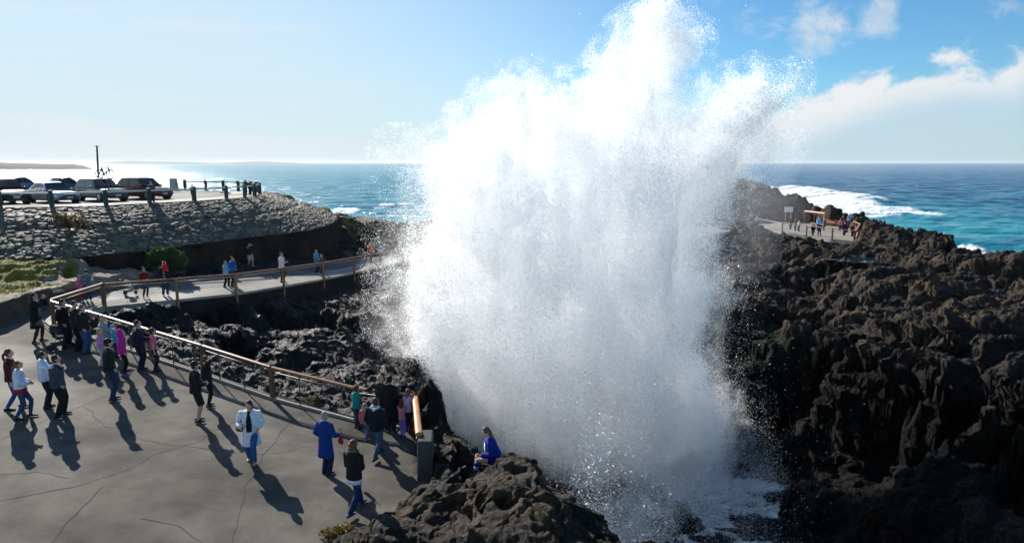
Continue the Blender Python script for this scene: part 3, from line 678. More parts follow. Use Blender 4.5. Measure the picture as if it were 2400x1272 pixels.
m = D.materials.new('sea_water'); T = NT(m); b = T.b; g = T.n('ShaderNodeNewGeometry').outputs['Position']
fm = T.attr('foam'); fine = T.noise(g, 1.3, 7, .68, .6)
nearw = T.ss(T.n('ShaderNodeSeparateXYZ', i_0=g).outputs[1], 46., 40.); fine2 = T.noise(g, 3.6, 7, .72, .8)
fm = T.math('SUBTRACT', fm, T.math('MULTIPLY', nearw, T.math('MULTIPLY', T.math('SUBTRACT', .78, fine2), .95)))
ff = T.math('MULTIPLY', T.ss(T.math('ADD', fm, T.math('MULTIPLY', T.math('SUBTRACT', fine, .5), 1.5)), .3, .62), T.ss(fm, .02, .15))
mid_ = T.noise(T.n('ShaderNodeMapping', i_Vector=g, i_Scale=(.10, .30, .1)).outputs[0], 1., 7, .68, .8)
ff = T.math('MULTIPLY', ff, T.ss(T.math('ADD', T.math('MULTIPLY', fm, .28), mid_), .56, .78))
ff = T.math('MAXIMUM', ff, T.math('MULTIPLY', nearw, T.ss(fm, .42, 1.0)))
stre = T.noise(T.n('ShaderNodeMapping', i_Vector=g, i_Scale=(.03, .11, .1)).outputs[0], 1., 6, .6)
deepc = T.mix(T.ss(stre, .35, .68), (.002, .060, .135), (.005, .105, .19))
shc = T.mix(T.ss(stre, .35, .66), (.010, .19, .26), (.03, .30, .34))
wc_ = T.mix(T.attr('shallow_haze'), deepc, shc); wc_ = T.mix(T.ss(T.n('ShaderNodeSeparateXYZ', i_0=g).outputs[1], 45., 34.), wc_, (.002, .005, .008))
T.put(b.inputs['Base Color'], T.mix(ff, wc_, (.86, .88, .88)))
T.put(b.inputs['Roughness'], T.math('ADD', T.math('MULTIPLY', ff, .6), .2)); b.inputs['IOR'].default_value = 1.33
T.put(b.inputs['Specular IOR Level'], T.math('MULTIPLY', T.math('SUBTRACT', .42, T.math('MULTIPLY', ff, .2)), T.math('SUBTRACT', 1., T.math('MULTIPLY', nearw, .75))))
b1 = T.noise(T.n('ShaderNodeMapping', i_Vector=g, i_Scale=(.25, .55, 1)).outputs[0], 1., 5, .6)
b2 = T.noise(T.n('ShaderNodeMapping', i_Vector=g, i_Scale=(.045, .10, 1)).outputs[0], 1., 4, .6)
T.put(b.inputs['Normal'], T.bump(b1, .75, .75, T.bump(b2, .8, 2.6)))
tag(np_mesh('sea_water', np.stack([SX, SY, -SEA + sz], -1).reshape(-1, 3), grid_faces(*SX.shape), m, True, {'foam': foam.ravel(), 'shallow_haze': shal_haze.ravel()}), kind='structure')

# ------------------------------------------------------------ distant land
def ridge(name, base, H_list, depth, m, seed):
    n = 160; bs = np.array(base); q = np.linspace(0, len(bs) - 1, n); X = np.interp(q, range(len(bs)), bs[:, 0]); Y = np.interp(q, range(len(bs)), bs[:, 1]); Hh = np.interp(q, range(len(bs)), H_list)
    rows = 24; G = []
    for r in range(rows):
        t = r / (rows - 1); prof = min(1, (t / .18)) ** .7 if t < .5 else max(0, 1 - ((t - .5) / .5)**2)
        y = Y + t * depth; x = X * (y / Y)
        z = -SEA - .5 + Hh * prof * (1 + .12 * fbm(x / depth * 9, y / depth * 9, x * 0, 4, seed)) 
        G.append(np.stack([x, y, z], -1))
    return tag(np_mesh(name, np.array(G).reshape(-1, 3), grid_faces(rows, n), m), kind='structure')
LM = mat('headland_scrub', (.035, .045, .025), .95, noise=.5, nscale=.02); LF = mat('far_hill', (.05, .06, .05), .95)
hb = [PS(px, 397.5 if px > -50 else 399) for px in (-420, -300, -150, 0, 60, 120, 170, 200, 216)]
ridge('headland_hill', hb, [17, 19, 18, 17.5, 15.5, 14.5, 14, 9, 1], 380, LM, 4)
# road side distance ~8 km
hf = [PS(px, 384.3) for px in (215, 260, 300, 350, 400, 450, 500, 540, 580, 620, 660, 700, 730)]
ridge('distant_hills', hf, [6, 24, 40, 34, 30, 26, 14, 18, 28, 30, 20, 12, 1], 2500, LF, 6)
# ------------------------------------------------------------ sun and sky
SUN_AZ, SUN_EL = R(-37), R(28)
world = D.worlds.new('World'); SC.world = world; world.use_nodes = True
W = world.node_tree; W.nodes.clear()
class WN(NT):
    def __init__(s, t): s.t = t
T = WN(W)
sky = T.n('ShaderNodeTexSky', sky_type='NISHITA', sun_disc=False, sun_elevation=SUN_EL, sun_rotation=SUN_AZ, air_density=1.0, dust_density=.15, ozone_density=4.0, altitude=10)
dirn = T.n('ShaderNodeTexCoord').outputs['Generated']
sep = T.n('ShaderNodeSeparateXYZ', i_0=dirn)
x_, y_, z_ = sep.outputs
yy = T.math('MAXIMUM', y_, .05)
u = T.math('DIVIDE', x_, yy); v = T.math('DIVIDE', z_, yy)
cv = T.n('ShaderNodeCombineXYZ', i_0=u, i_1=v, i_2=0.).outputs[0]
def mapped(sx, sy, off=(0, 0, 0)):
    return T.n('ShaderNodeMapping', i_Vector=cv, i_Scale=(sx, sy, 1), i_Location=off).outputs[0]
# cumulus bank at the right: its top rises to the right
nb = T.noise(mapped(7, 11), 1.0, 9, .58, .3)
nb2 = T.noise(mapped(3, 5, (3, 1, 0)), 1.0, 7, .6)
top = T.math('ADD', T.math('MULTIPLY', T.ss(u, .28, .74), .085), .078)
cover = T.math('ADD', T.math('MULTIPLY', T.math('SUBTRACT', top, v), 15.), T.math('MULTIPLY', T.math('SUBTRACT', nb, .5), 3.2))
bank = T.math('MULTIPLY', T.ss(cover, -.05, .38), T.math('MULTIPLY', T.ss(u, .02, .3), T.ss(u, .80, .70)))
lowfade = T.ss(v, .0, .10)
shade = T.mix(T.ss(T.math('ADD', T.math('SUBTRACT', nb2, .5), T.math('MULTIPLY', T.math('SUBTRACT', v, T.math('SUBTRACT', top, .062)), 12.)), -.35, .45), (.62, .79, .92), (.98, 1.0, 1.02))
# thin high patch and small scraps
h1 = T.noise(mapped(6, 8, (1.7, .4, 0)), 1.0, 8, .62, .2)
box = T.math('MULTIPLY', T.math('MULTIPLY', T.ss(u, .30, .42), T.ss(u, .60, .50)), T.ss(v, .13, .20))
high = T.math('MULTIPLY', T.ss(T.math('ADD', h1, T.math('MULTIPLY', box, .17)), .56, .74), T.ss(u, .15, .4))
# left: streaks and a low veil
s1 = T.noise(mapped(3.5, 26, (0, .2, 0)), 1.0, 6, .6)
sl = T.math('MULTIPLY', T.ss(s1, .56, .68), T.math('MULTIPLY', T.ss(u, -.5, -.66), T.ss(v, .04, .08)))
veil = T.math('MULTIPLY', T.ss(T.math('ADD', T.noise(mapped(3, 30, (2, 0, 0)), 1.0, 5, .6), T.math('MULTIPLY', T.ss(v, .075, .02), .25)), .5, .75), T.ss(u, .0, -.45))
hs = T.n('ShaderNodeHueSaturation', i_Saturation=1.05, i_Value=1.12, i_Color=sky.outputs[0])
bgc = T.mix(1., hs.outputs[0], (.70, 1.02, 1.14), 'MULTIPLY')
u0_ = T.math('DIVIDE', x_, T.math('MAXIMUM', y_, .05)); haze_ = T.math('MULTIPLY', T.ss(z_, .20, .0), T.ss(x_, .35, -.25)); bgc = T.mix(T.math('MULTIPLY', haze_, .75), bgc, (6.0, 6.9, 7.4))
bgc = T.mix(T.math('MULTIPLY', T.math('MULTIPLY', T.ss(u0_, .38, -.42), T.ss(z_, .7, .1)), .85), bgc, (6.7, 8.1, 8.8))
def over(f, base, colr, k): return T.mix(f, base, T.mix(1., (k, k, k), colr, 'MULTIPLY'))
CL = 8.6
c0 = over(T.math('MULTIPLY', veil, .5), bgc, (.95, .97, 1.0), CL)
c0 = over(T.math('MULTIPLY', sl, .75), c0, (.97, .98, 1.0), CL)
c0 = over(T.math('MULTIPLY', high, .75), c0, (.88, .94, 1.0), CL * .95)
c0 = over(T.math('MULTIPLY', bank, T.ss(T.math('SUBTRACT', top, v), .13, .03, .80, .97)), c0, shade, CL)
back = T.ss(y_, .0, .12)
fin = T.mix(back, bgc, c0)
bg = T.n('ShaderNodeBackground', i_Color=fin, i_Strength=.064)
out = T.n('ShaderNodeOutputWorld'); W.links.new(bg.outputs[0], out.inputs[0])
sl_ = D.lights.new('sun', 'SUN'); sl_.energy = 5.0; sl_.angle = R(.5); sl_.color = (1, .95, .87)
so = D.objects.new('sun', sl_); COL.objects.link(so)
sd = Vector((math.sin(SUN_AZ) * math.cos(SUN_EL), math.cos(SUN_AZ) * math.cos(SUN_EL), math.sin(SUN_EL)))
so.rotation_euler = (-sd).to_track_quat('-Z', 'Y').to_euler(); so.location = sd * 60
SC.view_settings.view_transform = 'Standard'; SC.view_settings.look = 'None'; SC.view_settings.exposure = .68; SC.view_settings.gamma = 1
cy = SC.cycles
cy.max_bounces = 16; cy.diffuse_bounces = 16; cy.glossy_bounces = 3; cy.transmission_bounces = 8; cy.transparent_max_bounces = 16
cy.caustics_reflective = False; cy.caustics_refractive = False; cy.sample_clamp_indirect = 6; cy.sample_clamp_direct = 0
cy.use_denoising = True
# ------------------------------------------------------------ the blowhole spray: a cloud of real droplets, ten metres deep
YS = 35.0
def W2(px, py): x, y, z = PD(px, py, YS); return (x, z)
outline = [(1010, 1010), (950, 900), (918, 820), (908, 740), (922, 640), (950, 540), (968, 450), (975, 380), (1025, 320), (1060, 290), (1110, 272), (1148, 225), (1190, 195), (1240, 180), (1285, 205), (1325, 200), (1345, 235), (1385, 165),
           (1405, 135), (1432, 100), (1460, 62), (1492, 22), (1525, -4), (1575, -8), (1578, 42), (1604, 62), (1628, 82), (1618, 150), (1598, 200), (1640, 215), (1700, 200), (1770, 178), (1800, 205), (1868, 180), (1850, 240), (1815, 320), (1790, 400), (1740, 470), (1700, 540), (1672, 600),
           (1700, 640), (1712, 680), (1685, 740), (1660, 800), (1690, 850), (1730, 920), (1745, 1000), (1740, 1080), (1745, 1120), (1640, 1125), (1560, 1110), (1500, 1140), (1400, 1190), (1290, 1150), (1160, 1090), (1060, 1060)]
poly = [W2(*p) for p in outline]
SRC = np.array(W2(1620, 1240))
gx_, gz_ = np.meshgrid(np.linspace(-15, 30, 700), np.linspace(-24, 14, 600)); SG = sdist(poly, gx_, gz_)
def s_look(X, Z_):
    i = np.clip(((Z_ + 24) / 38 * 599), 0, 598.9); j = np.clip((X + 15) / 45 * 699, 0, 698.9); i0 = i.astype(np.int32); j0 = j.astype(np.int32); a = i - i0; b_ = j - j0
    return (SG[i0, j0] * (1 - a) + SG[i0 + 1, j0] * a) * (1 - b_) + (SG[i0, j0 + 1] * (1 - a) + SG[i0 + 1, j0 + 1] * a) * b_
def spray(n_cand, seed, mode):
    r = np.random.default_rng(seed)
    x0, z0 = W2(860, 1230); x1, z1 = W2(1930, -60)
    X = r.uniform(x0, x1, n_cand); Z_ = r.uniform(z0, z1, n_cand); Uy = r.uniform(-1, 1, n_cand)
    X, Z_, Uy = (q.astype(np.float32) for q in (X, Z_, Uy)); k0 = s_look(X, Z_) > -2.6; X, Z_, Uy = X[k0], Z_[k0], Uy[k0]; n_cand = len(X)
    rx, rz = X - SRC[0], Z_ - SRC[1]; ang = np.arctan2(rx, rz); rad = np.hypot(rx, rz)
    streak = fbm(ang * 7, rad * .12, Uy * 1.1, 4, 200 + mode)
    big = fbm(X * .16, Z_ * .16, Uy * .7, 3, 210)
    s = s_look(X + big * np.where(Z_ > 2, .4, 1.), Z_) - np.where(Z_ > 2.5, .05, .35) + streak * np.where(Z_ > 2, .9, 1.5) + fbm(X * .9, Z_ * .9, Uy * 2, 3, 220) * np.where(Z_ > 2, .45, .7)
    T_ = np.clip(.7 + s * 1.0, .5, 5.0) * np.clip(.45 + (Z_ - SRC[1]) * .05, .5, 1.1)
    fold = fbm(X * .55 + rz * .06, Z_ * .10, Uy * .3, 3, 270)
    Y = YS + Uy * T_ + big * 1.2 + fold * 2.6 * np.clip(s * .5, 0, 1)
    if mode == 0:      # body
        cl = fbm(X * .33 + 3, Z_ * .26, Y * .33, 4, 230); cl2 = fbm(X * 1.5 - Z_ * .12, Z_ * .16, Y * .5, 4, 240)
        shell = np.where(Z_ > 3.5, sstep(-.15, .7, s), sstep(.0, 1.6, s))
        p = shell * np.clip(.75 + cl * 1.7 + cl2 * 1.0, .10, 1.6) / 1.6
        # thinner in a few windows
        wdw = fbm(X * .5, Z_ * .5, X * 0, 3, 250); p *= np.where(wdw > .22, .45, 1.)
    else:              # thrown halo
        right = X > 9
        p = np.exp(np.minimum(s, 0) / np.where(X < 0, .8, .42) * np.where(Z_ > 0, .5, 1.)) * np.where(s > 0, .6, 1.) * np.clip(.5 + fbm(X * 1.2, Z_ * 1.2, Y, 3, 260) * 2.6, .04, 1)
        p *= np.where(s > 1.0, .35, 1.) * np.where((Z_ > 2) & (s < -1.0), 0., 1.)
    keep = r.uniform(0, 1, n_cand) < p
    return X[keep], Y[keep], Z_[keep]
def droplets(name, X, Y, Z_, rad, m, seed, parent=None):
    n = len(X); r = np.random.default_rng(seed)
    a = r.normal(size=(n, 3)); a /= np.linalg.norm(a, axis=1, keepdims=True); b_ = r.normal(size=(n, 3)); b_ = np.cross(a, b_); b_ /= np.linalg.norm(b_, axis=1, keepdims=True)
    P0 = np.stack([X, Y, Z_], 1); q3 = math.sqrt(3) / 2
    Vd = np.stack([P0 + a * rad[:, None], P0 + (-.5 * a + q3 * b_) * rad[:, None], P0 + (-.5 * a - q3 * b_) * rad[:, None]], 1)
    return np_mesh(name, Vd.reshape(-1, 3), np.arange(n * 3).reshape(-1, 3), m, False, parent=parent)
m = D.materials.new('spray_water'); m.use_nodes = True; nt = m.node_tree; nt.nodes.clear()
o1 = nt.nodes.new('ShaderNodeOutputMaterial'); d1 = nt.nodes.new('ShaderNodeBsdfDiffuse'); t1 = nt.nodes.new('ShaderNodeBsdfTranslucent'); mx = nt.nodes.new('ShaderNodeMixShader')
for q in (d1, t1): q.inputs['Color'].default_value = (.985, .99, .995, 1)
mx.inputs[0].default_value = .75; nt.links.new(d1.outputs[0], mx.inputs[1]); nt.links.new(t1.outputs[0], mx.inputs[2]); nt.links.new(mx.outputs[0], o1.inputs[0])
SPM = m
X1, Y1, Z1 = spray(int(11e6 * QN), 1, 0); r1 = rng.lognormal(math.log(.0205), .28, len(X1)) * np.where(Z1 > 4, .86, 1.)
X2, Y2, Z2_ = spray(int(5.5e6 * QN), 2, 1); r2 = rng.lognormal(math.log(.0105), .42, len(X2))
# splash crown on the gully water and drops thrown over the rocks
ns = int(150000 * QN); sx = rng.normal(9.5, 3.2, ns); sy = rng.normal(34.5, 1.8, ns); sz_ = -17 + np.abs(rng.normal(0, .7, ns)) * (1 + .6 * np.sin(sx * 2)) + .1
k = sdist([(4, 39), (11, 39.5), (15.5, 36), (14, 32.5), (11, 30), (6.5, 31), (2.5, 35)], sx, sy) + fbm(sx * .9, sy * .9, sx * 0, 3, 5) * 2.5 > 0
nf = int(420000 * QN); fy = rng.uniform(20, 33, nf); fx = 2.0 + (fy - 20) * .22 + rng.normal(0, .9, nf) + rng.exponential(1.9, nf); fz = -17.2 + rng.exponential(2.6, nf)
kf = (fbm(fx * .5, fy * .3, fz * .35, 4, 310) > -.02) & (fx < 12); fx, fy, fz = fx[kf], fy[kf], fz[kf]
X = np.concatenate([X1, X2, sx[k], fx]); Y = np.concatenate([Y1, Y2, sy[k], fy]); Zz = np.concatenate([Z1, Z2_, sz_[k], fz])
rad = np.concatenate([r1, r2, rng.lognormal(math.log(.015), .4, int(k.sum())), rng.lognormal(math.log(.012), .4, len(fx))])
print('droplets', len(X), len(X1), len(X2))
tag(droplets('spray_plume', X, Y, Zz, rad, SPM, 5), 'towering white plume of sea spray bursting from the blowhole', 'spray', kind='stuff')

# fine mist hanging among the drops
gx2, gz2 = np.meshgrid(np.linspace(-13, 24, 260), np.linspace(-19, 12, 220)); sm_ = s_look(gx2, gz2) + fbm(gx2 * .35, gz2 * .25, gx2 * 0, 4, 300) * 2.2
rt_ = sdist([W2(*p) for p in [(1500, 260), (1700, 210), (1850, 200), (1900, 300), (1850, 520), (1760, 700), (1700, 640), (1600, 500)]], gx2, gz2) + fbm(gx2 * .3, gz2 * .3, gx2 * 0, 3, 301) * 2
lf_ = sdist([W2(*p) for p in [(1050, 400), (960, 430), (900, 560), (870, 700), (900, 800), (980, 860), (1080, 700)]], gx2, gz2) + fbm(gx2 * .3, gz2 * .3, gx2 * 0, 3, 302) * 2
sm_ = np.maximum(sm_, np.maximum(rt_ - .4, lf_ - .4) * .5)
Tm = 3.4 * np.clip((sm_ + .5) / 4.5, 0, 1) ** 1.1 * (1 + .35 * fbm(gx2 * .4, gz2 * .4, gx2 * 0 + 5, 3, 303)); by_ = fbm(gx2 * .16, gz2 * .16, gx2 * 0, 3, 210) * 1.2
mk = (Tm > 0); mf = mk.astype(float)
for _ in range(3): mf = sum(np.roll(np.roll(mf, a, 0), b_, 1) for a in (-2, -1, 0, 1, 2) for b_ in (-2, -1, 0, 1, 2)) / 25
Tm = np.where(mf < .42, 0, Tm); mk = Tm > .06; m4 = mk[:-1, :-1] & mk[1:, :-1] & mk[:-1, 1:] & mk[1:, 1:]
lab = np.zeros(m4.shape, bool); si = np.argmin(np.abs(gz2[:, 0] + 3)); sj = np.argmin(np.abs(gx2[0] - 5)); lab[si, sj] = True
while True:                       # keep the one connected body
    nx = lab.copy(); nx[1:] |= lab[:-1]; nx[:-1] |= lab[1:]; nx[:, 1:] |= lab[:, :-1]; nx[:, :-1] |= lab[:, 1:]; nx &= m4
    if (nx == lab).all(): break
    lab = nx
m4 = lab
Fq = grid_faces(220, 260, m4); Va = np.stack([gx2, YS + by_ - Tm, gz2], -1).reshape(-1, 3); Vb = np.stack([gx2, YS + by_ + Tm, gz2], -1).reshape(-1, 3)
pm4 = np.pad(m4, 1); side_ = []
for i, j in zip(*np.nonzero(m4)):
    q = i * 260 + j; n_v = len(Va)
    for (di, dj, a, b_) in ((-1, 0, q, q + 1), (1, 0, q + 261, q + 260), (0, -1, q + 260, q), (0, 1, q + 1, q + 261)):
        if not pm4[i + 1 + di, j + 1 + dj]: side_.append((b_, a, a + n_v, b_ + n_v))
side_ = np.array(side_)
MI = D.materials.new('fine_mist'); MI.use_nodes = True; MI.node_tree.nodes.remove(MI.node_tree.nodes['Principled BSDF']); pv = MI.node_tree.nodes.new('ShaderNodeVolumePrincipled')
pv.inputs['Color'].default_value = (.99, .99, 1, 1); pv.inputs['Density'].default_value = .12; pv.inputs['Anisotropy'].default_value = .35; MI.node_tree.links.new(pv.outputs[0], MI.node_tree.nodes['Material Output'].inputs['Volume'])
tag(np_mesh('spray_mist', np.concatenate([Va, Vb]), np.concatenate([Fq, (Fq + len(Va))[:, ::-1], side_]), MI), 'soft white mist hanging in and beside the spray plume', 'mist', kind='stuff')
SC.cycles.volume_bounces = 3
# ------------------------------------------------------------ people
_mc = {}
def cmat(name, col, rough=.85, noise=.18, spec=.25):
    k = (name, col)
    if k not in _mc: _mc[k] = mat(name, col, rough, noise=noise, nscale=14., bump=.25, bscale=18., spec=spec, bdist=.02)
    return _mc[k]
def skin(t=0): return cmat('skin', [(.62, .36, .27), (.50, .29, .21), (.66, .42, .33)][t % 3], .6, .05, .3)
EYE = mat('eye_dark', (.01, .008, .007), .3); LENS = mat('dark_lens', (.006, .006, .007), .12)
PEND = []
def ik(a, b_, l1, l2, pole):
    a, b_ = Vector(a), Vector(b_); d = b_ - a; L = min(d.length, (l1 + l2) * .995); n = d.normalized(); b_ = a + n * L
    x = (l1 * l1 - l2 * l2 + L * L) / (2 * L); hgt = math.sqrt(max(0, l1 * l1 - x * x)); p = Vector(pole); p = (p - n * p.dot(n)).normalized()
    return a + n * x + p * hgt, b_
POSES = {  # left hand, right hand, elbows out; metres on a 1.75 m figure, +Y ahead
 'stand': ((-.25, .03, .83), (.25, .03, .83)), 'pockets': ((-.20, .09, .92), (.20, .09, .92)), 'rail': ((-.20, .42, 1.10), (.20, .42, 1.10)),
 'railwide': ((-.62, .12, 1.14), (.2, .40, 1.10)), 'photo': ((-.06, .30, 1.55), (.07, .30, 1.55)), 'fold': ((.10, .20, 1.20), (-.10, .22, 1.17)), 'hold': ((.06, .30, 1.18), (.14, .28, 1.05)),
 'belly': ((-.05, .24, 1.08), (.05, .24, 1.06)), 'walk': ((-.27, .20, .95), (.26, -.16, .88)), 'shade': ((-.25, .03, .83), (.16, .13, 1.62)), 'phone': ((-.25, .05, .86), (.10, .30, 1.22)),
 'reach': ((-.1, .34, 1.26), (.30, .45, 1.22)), 'hip': ((-.24, .20, 1.02), (.20, .26, 1.10)), 'bag': ((-.20, .14, .98), (.20, .28, 1.05)), 'knees': ((-.14, .30, .62), (.16, -.22, .42)), 'seat': ((-.13, .30, .66), (.13, .30, .66)), 'face': ((-.05, .17, 1.5), (.06, .17, 1.5))}
LEGS = {'s': ((-.10, .02), (.10, -.02)), 'w': ((-.10, .34), (.09, -.30)), 'a': ((-.17, .05), (.17, -.05)), 'm': ((-.09, .16), (.10, -.14)), 'c': ((-.07, .06), (.08, -.03))}
def person(at, h, az, pose='stand', legs='s', top=('jacket', (.02, .02, .025)), bottom=('trousers', (.02, .02, .025)), hair=('short', (.05, .03, .02)), shoes=(.02, .02, .02), label='', group=None,
           child=False, tone=0, vox=.016, headyaw=0, headpitch=12, lean=0, cap=None, shades=False, hood=None, scarf=None, under=None, fat=1., seat=None, trim=None, sock=None, hood_up=None):
    S = h / 1.75; hs = 1.22 if child else 1.0
    rz = -R(az)
    sitting = seat is not None; hz = .47 if sitting else (.90 if legs in 'wm' else .93)
    hip = Vector((0, 0 if not sitting else -.05, hz)); ln = R(lean)
    up = Vector((0, math.sin(ln), math.cos(ln)))
    tl = .50
    chest = hip + up * .33; sh = hip + up * tl; nk = sh + up * .06 + Vector((0, .01, 0))
    hc = nk + up * (.135 * (1 if not child else 1.08)) + Vector((0, .02, 0))
    right = Vector((1, 0, 0))
    W_ = fat * (.86 if child else 1.)
    SHX = .175 * W_
    (lx, ly), (rx, ry) = LEGS[legs]
    if sitting: feet = [Vector((-.13, .44, .06)), Vector((.10, .34, .06))] if seat == 'rock' else [Vector((-.1, .40, .07)), Vector((.1, .40, .07))]
    else: feet = [Vector((lx, ly, .07)), Vector((rx, ry, .07 if legs != 'w' else .12))]
    hips = [hip + Vector((-.085 * W_, 0, -.02)), hip + Vector((.085 * W_, 0, -.02))]
    knees = []
    for i in range(2):
        kn, ft = ik(hips[i], feet[i], .44, .43, (0, 1, .35 if sitting else .0)); knees.append(kn); feet[i] = ft
    dz = hz - .93
    hands = []; elb = []; shl = []
    for i in range(2):
        sp = sh + Vector((SHX * (-1, 1)[i], 0, -.02)); tg = Vector(POSES[pose][i])
        if not sitting: tg = tg + Vector((0, math.sin(ln) * .3, dz))
        e_, hnd = ik(sp, tg, .29, .27, ((-.5, .5)[i], -.6, -.7)); shl.append(sp); elb.append(e_); hands.append(hnd)
    hf = Matrix.Rotation(-R(headyaw), 3, 'Z') @ Matrix.Rotation(R(headpitch), 3, 'X')
    fwd = hf @ Vector((0, 1, 0)); hup = hf @ Vector((0, 0, 1)); hrt = hf @ right
    hr = (.079 * hs, .097 * hs, .122 * hs)
    def pend(o_name, mb, m, vs, parent, post=None, sm=1):
        me = mb.mesh(o_name, m, True); o = D.objects.new(o_name, me); COL.objects.link(o)
        if parent is not None: o.parent = parent
        md = o.modifiers.new('r', 'REMESH'); md.mode = 'VOXEL'; md.voxel_size = vs; md.use_smooth_shade = True
        if sm: q = o.modifiers.new('s', 'SMOOTH'); q.factor = .5; q.iterations = sm
        PEND.append((o, post)); return o
    # --- body
    b = MB()
    b.tube([hip + up * -.09, hip, hip + up * .14, chest, sh + up * -.02, sh + up * .03, nk], [(.10 * W_, .085), (.155 * W_, .11 * fat), (.128 * W_, .095 * fat), (.158 * W_, .112 * fat), (.16 * W_, .09), (.12 * W_, .07), (.055, .055)], 14, side=right)
    b.tube([sh + up * -.02, nk, hc], [.06, .05 * (.9 if child else 1), .045], 10, side=right)
    b.ball(hc, hr, 14, 10, side=hrt, up=hup); b.ball(hc + fwd * .03 * hs - hup * .055 * hs, (.05 * hs, .055 * hs, .055 * hs), 10, 7, side=hrt, up=hup)
    nose = hc + fwd * (hr[1] + .004) - hup * .018 * hs; b.tube([hc + fwd * hr[1] * .93 + hup * .015 * hs, nose + fwd * .012, nose - hup * .014], [.010 * hs, .014 * hs, .010 * hs], 6, side=hrt)
    for i in range(2):
        sg = (-1, 1)[i]
        b.tube([shl[i] - right * sg * .05 + up * .0, shl[i], shl[i].lerp(elb[i], .5), elb[i], elb[i].lerp(hands[i], .35), hands[i]], [.055, .053 * fat, .045 * fat, .037, .038, .026], 10)
        fd = (hands[i] - elb[i]).normalized(); pc = hands[i] + fd * .045
        b.tube([hands[i], hands[i] + fd * .03, hands[i] + fd * .085], [(.024, .020), (.040, .018), (.036, .014)], 8, side=Vector((0, 0, 1)) if abs(fd.z) < .8 else Vector((0, 1, 0)))
        b.tube([hips[i] + Vector((0, 0, .04)), hips[i].lerp(knees[i], .45), knees[i], knees[i].lerp(feet[i], .3), feet[i]], [.085 * fat, .073 * fat, .052, .054, .034], 12)
        ff_ = Vector(((-.06, .06)[i], 1, 0)).normalized(); b.tube([feet[i] - ff_ * .06 - Vector((0, 0, .03)), feet[i] - Vector((0, 0, .02)), feet[i] + ff_ * .10 - Vector((0, 0, .042)), feet[i] + ff_ * .17 - Vector((0, 0, .05))], [(.03, .03), (.036, .038), (.04, .025), (.028, .016)], 8, side=right)
        b.ball(hc + hrt * sg * hr[0] * 1.0 - fwd * .008 - hup * .01, (.012 * hs, .022 * hs, .032 * hs), 8, 6, side=hrt, up=hup)
    def post(o):
        mb = MB()
        for i in range(2):
            sg = (-1, 1)[i]; fd = (hands[i] - elb[i]).normalized(); sd_ = (Vector((0, 0, 1)) if abs(fd.z) < .8 else Vector((0, 1, 0))); sd_ = (sd_ - fd * sd_.dot(fd)).normalized(); nr_ = fd.cross(sd_) * -sg
            k0 = hands[i] + fd * .078
            for j, L in enumerate((.062, .072, .067, .052)):
                q = k0 + sd_ * (.030 - .020 * j); mid_ = q + fd * L * .5 + nr_ * .006; tip = q + fd * L * .86 + nr_ * (.022 + .004 * j)
                mb.tube([q - fd * .012, mid_, tip], [.0095, .0085, .006], 6)
            q = hands[i] + fd * .028 + sd_ * .030; mb.tube([q - sd_ * .01, q + sd_ * .022 + fd * .022, q + sd_ * .026 + fd * .048 + nr_ * .008], [.011, .010, .007], 6)
        n0 = len(mb.f)
        for sg in (-1, 1):
            mb.ball(hc + hrt * sg * .030 * hs + fwd * hr[1] * .90 + hup * .006, (.013 * hs, .006, .007 * hs), 8, 5, mi=1, side=hrt, up=hup)
        mb.tube([hc + hrt * s_ * .022 * hs + fwd * (hr[1] * .93 + .006) - hup * .062 * hs for s_ in (-1, 1)], .0045 * hs, 5, mi=2)
        return mb
    S_body = pend('person', b, skin(tone), vox if vox > .012 else .012, None, post)
    S_body.data.materials.append(EYE); S_body.data.materials.append(cmat('lips', (.30, .09, .08), .5, 0))
    S_body.location = at; S_body.rotation_euler = (0, 0, rz); S_body.scale = (S, S, S)
    tag(S_body, label, 'person', group)
    T_ = S_body
    # --- lower clothing
    kind, col = bottom; mb_ = MB(); cm = cmat('cloth', col)
    if kind in ('trousers', 'jeans', 'leggings', 'shorts', 'hotpants'):
        e = {'trousers': .028, 'jeans': .02, 'leggings': .008, 'shorts': .035, 'hotpants': .03}[kind]
        mb_.tube([hip + up * -.10, hip - up * .02, hip + up * .10], [(.12 * W_, .10), (.158 * W_ + e * .6, .115 * fat + e * .6), (.14 * W_ + e * .5, .10 * fat + e * .5)], 14, side=right)
        for i in range(2):
            if kind == 'hotpants': mb_.tube([hips[i] + Vector((0, 0, .02)), hips[i].lerp(knees[i], .22), hips[i].lerp(knees[i], .42)], [.095, .098, .095], 12)
            elif kind == 'shorts': mb_.tube([hips[i] + Vector((0, 0, .04)), hips[i].lerp(knees[i], .5), hips[i].lerp(knees[i], .95)], [.09 * fat + .01, .085 * fat + .02, .085 * fat + .015], 12)
            else:
                end = feet[i] + (Vector((0, -.005, -.03)) if kind != 'leggings' else Vector((0, 0, .02)))
                mb_.tube([hips[i] + Vector((0, 0, .04)), hips[i].lerp(knees[i], .45), knees[i], knees[i].lerp(feet[i], .35), knees[i].lerp(end, .96), end], [.088 * fat + e * .6, .076 * fat + e, .056 + e, .055 + e, .036 + e * 1.35, .036 + e * 1.5], 12)
        pend('trousers' if kind not in ('shorts', 'hotpants') else 'shorts', mb_, cm, vox, T_)
    else:
        L = {'skirt': .42, 'dress': .40, 'mini': .30}.get(kind, .42)
        dn = Vector((0, .0, -1)) if not sitting else Vector((0, .9, -.15)).normalized()
        pts = [hip + up * .12, hip, hip + dn * L * .5, hip + dn * L]
